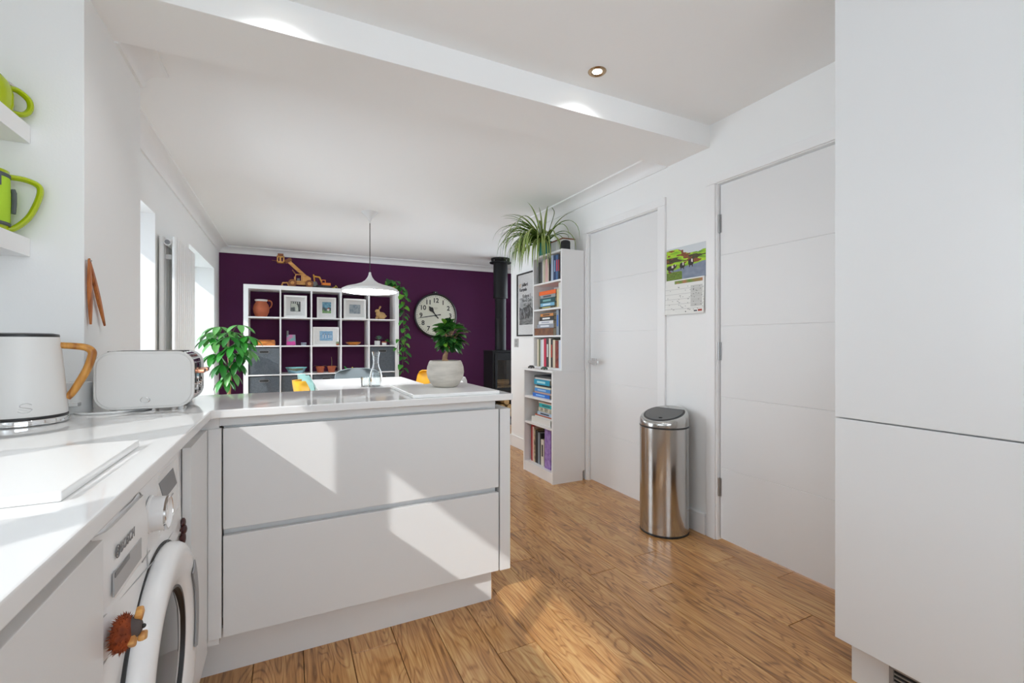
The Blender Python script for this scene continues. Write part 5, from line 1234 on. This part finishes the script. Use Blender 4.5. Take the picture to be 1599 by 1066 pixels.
t = thing('bookcase', 'narrow white upper bookcase standing on the low one', 'bookcase', (2.03, 3.26, 0.881))
TX0, TX1, TY0, TY1 = 1.925, 2.138, 3.03, 3.50
for y in (TY0, TY1 - 0.018): obj('side', box(nb(), TX0, TX1, y, y + 0.018, 0.881, 1.84, 0.001), BCW, t)
obj('top', box(nb(), TX0, TX1, TY0 + 0.018, TY1 - 0.018, 1.822, 1.838, 0.001), BCW, t)
for z in (0.896, 1.161, 1.385, 1.605): obj('shelf', box(nb(), TX0 + 0.002, TX1 - 0.006, TY0 + 0.018, TY1 - 0.018, z - 0.015, z, 0.001), BCW, t)
obj('back', box(nb(), TX1 - 0.006, TX1, TY0 + 0.018, TY1 - 0.018, 0.896, 1.822), BCW, t, smooth=False)

# ---- books
def cmat(c, pat=None):
    n_ = 'cover_%02x%02x%02x' % c + ('_p' if pat else '')
    return mat(n_, srgb(*c), 0.45, col2=srgb(*pat) if pat else None, vscale=28)
def book(label, x0, x1, y0, y1, z0, z1, col, flat, group, band=None, pat=None, pages=True, lean=0.0, name='book'):
    with at((x0, (y0 + y1) / 2, z0), 0, lean):
        b_ = thing(name, label, 'book', (0, 0, 0), group); w = x1 - x0; h = (y1 - y0) / 2; H = z1 - z0; c = 0.0022
        cv = nb()
        if flat:
            box(cv, 0, w, -h, h, 0.0003, c, 0.0006, 1); box(cv, 0, w, -h, h, H - c, H - 0.0003, 0.0006, 1); box(cv, 0, c, -h, h, c, H - c)
        else:
            box(cv, 0, w, -h + 0.0003, -h + c, 0.0003, H, 0.0006, 1); box(cv, 0, w, h - c, h - 0.0003, 0.0003, H, 0.0006, 1); box(cv, 0, c, -h + c, h - c, 0.0003, H)
        obj('cover', cv, cmat(col, pat), b_, smooth=False)
        if pages:
            pg = box(nb(), c, w - 0.004, -h + (0.004 if flat else c), h - (0.004 if flat else c), c if flat else 0.004, H - (c if flat else 0.004))
            obj('pages', pg, PAGES, b_, smooth=False)
        if band:
            bd = nb()
            if flat: box(bd, -0.0007, 0.001, -h * 0.45, h * 0.6, H * 0.3, H * 0.7)
            else: box(bd, -0.0007, 0.001, -h * 0.45, h * 0.45, H * 0.35, H * 0.8)
            obj('spine_title', bd, cmat(band), b_, smooth=False)
    return b_
def row(specs, ystart, z, xf, group, scale=1.0):
    y = ystart
    for lab, th, h, col, *r in specs:
        th *= scale; o = r[0] if r else {}
        dx = o.get('dx', 0.0)
        book(lab, xf + dx, xf + dx + o.get('d', 0.15), y - th + 0.0006, y - 0.0006, z, z + h, col, False, group, o.get('band'), o.get('pat'), o.get('pages', True), o.get('lean', 0.0), o.get('name', 'book'))
        y -= th
def stack(specs, z, xf, group):
    for lab, th, ya, yb, col, *r in specs:
        o = r[0] if r else {}
        book(lab, xf + o.get('dx', 0), xf + o.get('dx', 0) + o.get('d', 0.17), ya, yb, z, z + th - 0.0004, col, True, group, o.get('band'), o.get('pat'), o.get('pages', True), 0, o.get('name', 'book'))
        z += th
row([('dark green-black paperback, leftmost on the highest bookcase shelf', .026, .185, (34, 40, 30)), ('dark grey paperback, second on the highest bookcase shelf', .026, .18, (70, 72, 76)), ('thin white paperback on the highest bookcase shelf', .013, .185, (226, 224, 218)),
     ('cream paperback left of the pink one', .028, .19, (200, 192, 168)), ('pale pink book on the highest bookcase shelf', .036, .195, (214, 176, 172)), ('thin cream book right of the pink one', .011, .195, (226, 216, 196)), ('black paperback right of the pink book', .036, .195, (22, 22, 24)),
     ('pale grey-blue book on the highest bookcase shelf', .03, .21, (168, 182, 204), {'dx': -.004}), ('navy book on the highest bookcase shelf', .028, .205, (40, 62, 102), {'band': (150, 176, 206)}), ('mid blue book on the highest bookcase shelf', .026, .205, (74, 110, 158), {'band': (220, 60, 70)}), ('slim dark book, rightmost on the highest bookcase shelf', .022, .2, (52, 56, 70), {'band': (200, 60, 60)})], 3.43, 1.605, 1.945, 'books on the highest bookcase shelf', 1.2)
stack([('dark olive flat book at the bottom of the stack under orange', .022, 3.17, 3.43, (66, 62, 40), {'band': (190, 180, 110)}), ('light blue flat book in the stack under orange', .028, 3.18, 3.41, (120, 178, 206), {'band': (206, 226, 236)}), ('dark teal flat book in the stack under orange', .04, 3.17, 3.415, (30, 78, 84), {'band': (120, 170, 170)}),
       ('grey and white flat book in the stack under orange', .028, 3.165, 3.41, (150, 156, 158), {'band': (60, 62, 66)}), ('bright orange flat book atop its stack', .034, 3.16, 3.43, (240, 106, 34))], 1.385, 1.95, 'books on the second bookcase shelf')
row([('short cream paperback beside the orange stack', .028, .15, (220, 206, 160)), ('tall white book beside the orange stack', .038, .198, (222, 222, 214)), ('tall grey book at the right of the orange stack', .022, .195, (120, 120, 118))], 3.152, 1.385, 1.955, 'books on the second bookcase shelf')
stack([('thick brown leather-bound flat book', .062, 3.17, 3.478, (128, 80, 46), {'dx': -.012, 'pat': (100, 58, 34), 'd': .18}), ('grey flat book with pale lettering above the leather one', .034, 3.18, 3.455, (146, 150, 160), {'band': (220, 222, 226)}), ('white flat book in the leather book stack', .028, 3.19, 3.43, (222, 222, 224), {'band': (170, 174, 186)}),
       ('black flat book with white title in the leather book stack', .036, 3.18, 3.41, (40, 40, 42), {'band': (232, 232, 230)}), ('small orange and black flat book atop leather book stack', .024, 3.19, 3.40, (200, 132, 62), {'band': (30, 28, 26)})], 1.161, 1.945, 'books on the third bookcase shelf')
row([('grey upright book with a blue top beside leather stack', .04, .205, (140, 150, 164), {'band': (50, 110, 200)}), ('dark upright paperback beside leather stack', .026, .19, (38, 44, 54)), ('olive and black upright paperback beside leather stack', .026, .19, (88, 92, 56), {'band': (30, 30, 30)})], 3.16, 1.161, 1.955, 'books on the third bookcase shelf')
row([('cream upright book, leftmost above the low bookcase', .02, .235, (216, 206, 186)), ('olive green upright book above the low bookcase', .022, .235, (112, 116, 82)), ('pale grey upright book above the low bookcase', .02, .23, (200, 206, 212)), ('white upright book left of the crimson one', .02, .232, (230, 230, 228)), ('crimson upright book above the low bookcase', .028, .24, (192, 40, 72)),
     ('charcoal upright book with white title', .03, .24, (58, 56, 56), {'band': (220, 220, 216)}), ('ivory upright book right of the charcoal one', .022, .24, (228, 222, 206)), ('black and red upright book above the low bookcase', .022, .235, (40, 30, 30), {'band': (206, 70, 50)}), ('beige upright book beside the red-brown one', .028, .228, (214, 200, 176)), ('red-brown patterned upright book', .036, .22, (150, 60, 40), {'pat': (96, 30, 26)}), ('pale blue-white upright book, rightmost in its row', .028, .225, (200, 210, 224))], 3.468, .896, 1.95, 'books on the fourth bookcase shelf', 1.42)
stack([('royal blue flat book at the bottom of the blue stack', .03, 3.13, 3.41, (36, 108, 200), {'band': (140, 190, 236)}), ('dusty pink flat book in the blue stack', .016, 3.10, 3.375, (184, 156, 150)), ('sky blue flat book in the blue stack', .028, 3.12, 3.375, (74, 146, 214), {'band': (160, 200, 236)}), ('ivory flat book in the blue stack', .016, 3.11, 3.37, (216, 216, 196)), ('black flat book under the turquoise one', .013, 3.08, 3.34, (24, 26, 28)),
       ('thick turquoise flat book in the blue stack', .044, 3.13, 3.385, (30, 150, 184), {'band': (170, 224, 232)}), ('white flat book above the turquoise one', .014, 3.11, 3.37, (206, 208, 208)), ('dark grey flat book topping the blue stack', .018, 3.08, 3.38, (62, 66, 70))], .648, 1.875, 'books on the first low shelf')
stack([('white flat box file at the bottom of the low stack', .05, 3.09, 3.40, (226, 226, 222), {'dx': -.012, 'pages': False, 'd': .2, 'name': 'box_file'}), ('white flat book with grey edge in the low stack', .014, 3.05, 3.36, (222, 222, 220)), ('thin rust orange flat book in the low stack', .010, 3.05, 3.36, (186, 86, 54)), ('pale blue flat book with dark end in the low stack', .028, 3.06, 3.32, (176, 200, 222), {'band': (60, 64, 76)}),
       ('ivory patterned flat book in the low stack', .038, 3.06, 3.30, (224, 220, 204), {'pat': (120, 124, 110)}), ('aqua flat book in the low stack', .032, 3.05, 3.29, (50, 182, 186), {'band': (30, 110, 120)}), ('cream flat book topping the low stack', .010, 3.05, 3.30, (222, 200, 180))], .43, 1.87, 'books on the second low shelf')
row([('tall red folder, leftmost on the bottom shelf', .022, .325, (170, 30, 40), {'d': .2}), ('cream and pink magazine on the bottom shelf', .02, .295, (216, 190, 180), {'d': .2}), ('tan magazine on the bottom shelf', .024, .28, (214, 190, 150), {'d': .2, 'pat': (90, 80, 60)}), ('black ring folder on the bottom shelf', .042, .272, (20, 22, 24), {'d': .21}), ('blue-grey book on the bottom shelf', .03, .262, (134, 144, 154), {'d': .18}),
     ('dark slim book on the bottom shelf', .016, .255, (48, 48, 50), {'d': .18}), ('white book with black picture on the bottom shelf', .046, .215, (218, 214, 202), {'d': .17, 'band': (30, 30, 30)}), ('crimson book on the bottom shelf', .03, .29, (140, 26, 50), {'d': .2, 'dx': .03}), ('purple floral box file on the bottom shelf', .09, .32, (132, 96, 176), {'dx': -.012, 'd': .22, 'pat': (176, 150, 208), 'pages': False, 'name': 'box_file'})], 3.455, .085, 1.885, 'books on the bottom shelf', 1.08)

# little toy cars on the ledge
for (x, y, c, lab) in ((1.872, 3.43, (50, 50, 54), 'tiny dark toy car at the left of the bookcase ledge'), (1.866, 3.20, (70, 96, 84), 'tiny green and black toy car on the bookcase ledge')):
    with at((x, y, 0.881), PI / 2):
        t = thing('toy_car', lab, 'toy', (0, 0, 0), 'toy cars on the ledge')
        obj('body', prism(nb(), [(-0.036, 0.006), (0.036, 0.006), (0.036, 0.014), (0.018, 0.017), (0.01, 0.025), (-0.014, 0.025), (-0.024, 0.017), (-0.036, 0.015)], -0.013, 0.013, 'y', 0.002), cmat(c), t)
        for sx in (-0.022, 0.022):
            for sy in (-0.014, 0.011): obj('wheel', cyl(nb(), (sx, sy, 0.0075), 0.0075, 0.003, 'y', 12), BLACKP, t)

# ---- on top of the upper bookcase
with at((2.045, 3.20, 1.838)):
    t = thing('slatted_box', 'white ribbed box with a wooden rim on the bookcase top', 'box')
    for k in range(7):
        y = -0.088 + k * 0.0275
        obj('slat', box(nb(), -0.055, -0.049, y, y + 0.022, 0.0, 0.10, 0.001), PORC, t)
    b = nb(); box(b, 0.049, 0.055, -0.088, 0.099, 0, 0.10); box(b, -0.049, 0.049, -0.088, -0.082, 0, 0.10); box(b, -0.049, 0.049, 0.093, 0.099, 0, 0.10); box(b, -0.049, 0.049, -0.082, 0.093, 0, 0.006)
    obj('body', b, PORC, t, smooth=False)
    b = nb(); box(b, -0.06, -0.046, -0.093, 0.104, 0.10, 0.109); box(b, 0.046, 0.06, -0.093, 0.104, 0.10, 0.109); box(b, -0.046, 0.046, -0.093, -0.079, 0.10, 0.109); box(b, -0.046, 0.046, 0.09, 0.104, 0.10, 0.109)
    obj('rim', b, TOYD, t, smooth=False)
with at((1.985, 3.068, 1.84)):
    t = thing('speaker', 'small black rounded speaker at the near bookcase corner', 'speaker')
    obj('body', lathe(nb(), [(0.034, 0), (0.037, 0.004), (0.038, 0.055), (0.034, 0.068), (0.022, 0.074), (0, 0.075)], n=32), mat('speaker_mesh', (0.012, 0.012, 0.013), 0.7, bump=0.4, bscale=500), t)
    obj('top_disc', lathe(nb(), [(0.0, 0.0755), (0.018, 0.0752)], n=24, cap=False), BLACKP, t)

# ---- spider plant
t = thing('spider_plant', 'arching variegated spider plant in a teal pot on the bookcase', 'plant', (1.985, 3.385, 1.838))
obj('pot', lathe(nb(), [(0.048, 0), (0.052, 0.003), (0.066, 0.105), (0.07, 0.11), (0.066, 0.125), (0.06, 0.125), (0.058, 0.1), (0, 0.1)], (1.985, 3.385, 1.838), 32), mat('teal_glaze', srgb(18, 126, 122), 0.3), t)
obj('soil', lathe(nb(), [(0.058, 0.103), (0, 0.108)], (1.985, 3.385, 1.838), 20, cap=False), SOIL, t)
SPG = mat('spider_leaf_green', srgb(84, 118, 36), 0.4); SPY = mat('spider_leaf_cream', srgb(196, 206, 130), 0.4)
def strap(o, az, e0, L, w, droop, n=14):
    """long arching ribbon with a pale middle stripe"""
    bm = nb(); p = Vector(o); el = e0; ph = az; rows = []
    for i in range(n + 1):
        tt = i / n
        d = Vector((math.cos(ph) * math.cos(el), math.sin(ph) * math.cos(el), math.sin(el)))
        s = Vector((-math.sin(ph), math.cos(ph), 0)); up = d.cross(s) * -1
        ww = w * (0.75 + 0.6 * tt if tt < 0.4 else 1.0 * (1 - ((tt - 0.4) / 0.6) ** 1.6) + 0.03)
        rows.append([p - s * ww / 2 + up * ww * 0.22, p - s * ww * 0.17, p + s * ww * 0.17, p + s * ww / 2 + up * ww * 0.22])
        el = max(-1.5, el - droop / n * (0.5 + tt)); p = p + d * (L / n)
        if p.x > 2.12: p.x = 2.12
        if p.z > 2.27: p.z = 2.27
    V = [[bm.verts.new(q) for q in r] for r in rows]
    for a, c in zip(V, V[1:]):
        for k in range(3):
            f_ = bm.faces.new((a[k], a[k + 1], c[k + 1], c[k])); f_.material_index = 1 if k == 1 else 0
    return bm
random.seed(21)
for k in range(125):
    az = random.gauss(3.0, 0.8); e0 = random.uniform(0.6, 1.2); L = random.uniform(0.40, 0.60); dr_ = random.uniform(2.6, 3.6)
    if k % 10 == 0: az = random.uniform(4.2, 5.6); L = random.uniform(0.30, 0.40)
    if k < 10: e0 = random.uniform(1.1, 1.4); L = random.uniform(0.34, 0.46); dr_ = random.uniform(1.3, 2.2)
    if k > 50: az = random.gauss(3.35, 0.6); e0 = random.uniform(0.2, 0.8); dr_ = random.uniform(3.0, 3.9); L = random.uniform(0.34, 0.47)
    o = (1.965 + 0.03 * math.cos(az), 3.385 + 0.03 * math.sin(az), 1.945)
    obj('leaf', strap(o, az, e0, L, random.uniform(0.013, 0.019), dr_), [SPG, SPY], t)
obj('runner', tube(nb(), spline([(1.98, 3.38, 1.95), (2.0, 3.33, 2.08), (2.01, 3.28, 2.19), (2.0, 3.30, 2.24)], 6), 0.003, 6), STEM, t)

# ---- framed poster and light switch on the right wall
t = thing('poster', 'framed poster with black lettering and a grey photograph', 'poster', (XR, 4.0, 1.16))
PY1, PY0, PZ0, PZ1 = 4.246, 3.70, 1.164, 1.805
b = nb(); xf = XR - 0.018
box(b, xf, XR - 0.001, PY0, PY0 + 0.014, PZ0, PZ1, 0.001); box(b, xf, XR - 0.001, PY1 - 0.014, PY1, PZ0, PZ1, 0.001); box(b, xf, XR - 0.001, PY0 + 0.014, PY1 - 0.014, PZ0, PZ0 + 0.014, 0.001); box(b, xf, XR - 0.001, PY0 + 0.014, PY1 - 0.014, PZ1 - 0.014, PZ1, 0.001)
obj('frame', b, BLACKF, t)
ps = obj('sheet', box(nb(), XR - 0.008, XR - 0.002, PY0 + 0.014, PY1 - 0.014, PZ0 + 0.014, PZ1 - 0.014), PAPER, t, smooth=False)
def street(u_, v_):
    if v_ < 0.22: return lerp(srgb(150, 152, 152), srgb(60, 60, 62), 0.5 + 0.9 * nz(u_, v_ * 4, 6))
    if v_ > 0.62 + 0.16 * nz(u_ * 3, 0.3, 2, 5) and nz(u_, v_, 2.6, 7) > -0.25: return lerp(srgb(206, 208, 208), srgb(150, 152, 154), 0.5 + nz(u_, v_, 5))
    return srgb(34, 35, 37) if nz(u_ * 5, v_ * 2.2, 3.4, 1) > -0.12 else srgb(134, 136, 138)
printed('photograph', (XR - 0.0085, PY1 - 0.045, PZ0 + 0.115), (0, -1, 0), (0, 0, 1), 0.44, 0.275, 40, 32, street, ps)
for s_, sz, y, z, m_ in (('17', 0.046, 4.205, 1.665, mat('amber_ink', srgb(226, 178, 110), 0.6)), ('Juillard', 0.046, 4.14, 1.672, INK), ('Kampala', 0.046, 4.195, 1.624, INK), ('Kolgoni 1', 0.046, 4.125, 1.555, INK), ('Nord Oslo 2', 0.046, 4.135, 1.510, INK), ('VILLA 4', 0.046, 4.105, 1.465, INK)):
    text('lettering', s_, sz, (XR - 0.0088, y, z), (0, -1, 0), (0, 0, 1), m_, ps, bold=0.0014)
obj('glazing', box(nb(), XR - 0.0135, XR - 0.0115, PY0 + 0.014, PY1 - 0.014, PZ0 + 0.014, PZ1 - 0.014), ACRYL, t, smooth=False)
t = thing('light_switch', 'double steel light switch left of the bookcase', 'switch', (XR, 4.29, 1.05))
obj('plate', box(nb(), XR - 0.007, XR, 4.235, 4.32, 1.05, 1.14, 0.002), mat('satin_plate', (0.6, 0.6, 0.59), 0.35, 0.6), t)
for z in (1.062, 1.10): obj('rocker', box(nb(), XR - 0.011, XR - 0.006, 4.262, 4.292, z, z + 0.028, 0.001), LGREY, t)
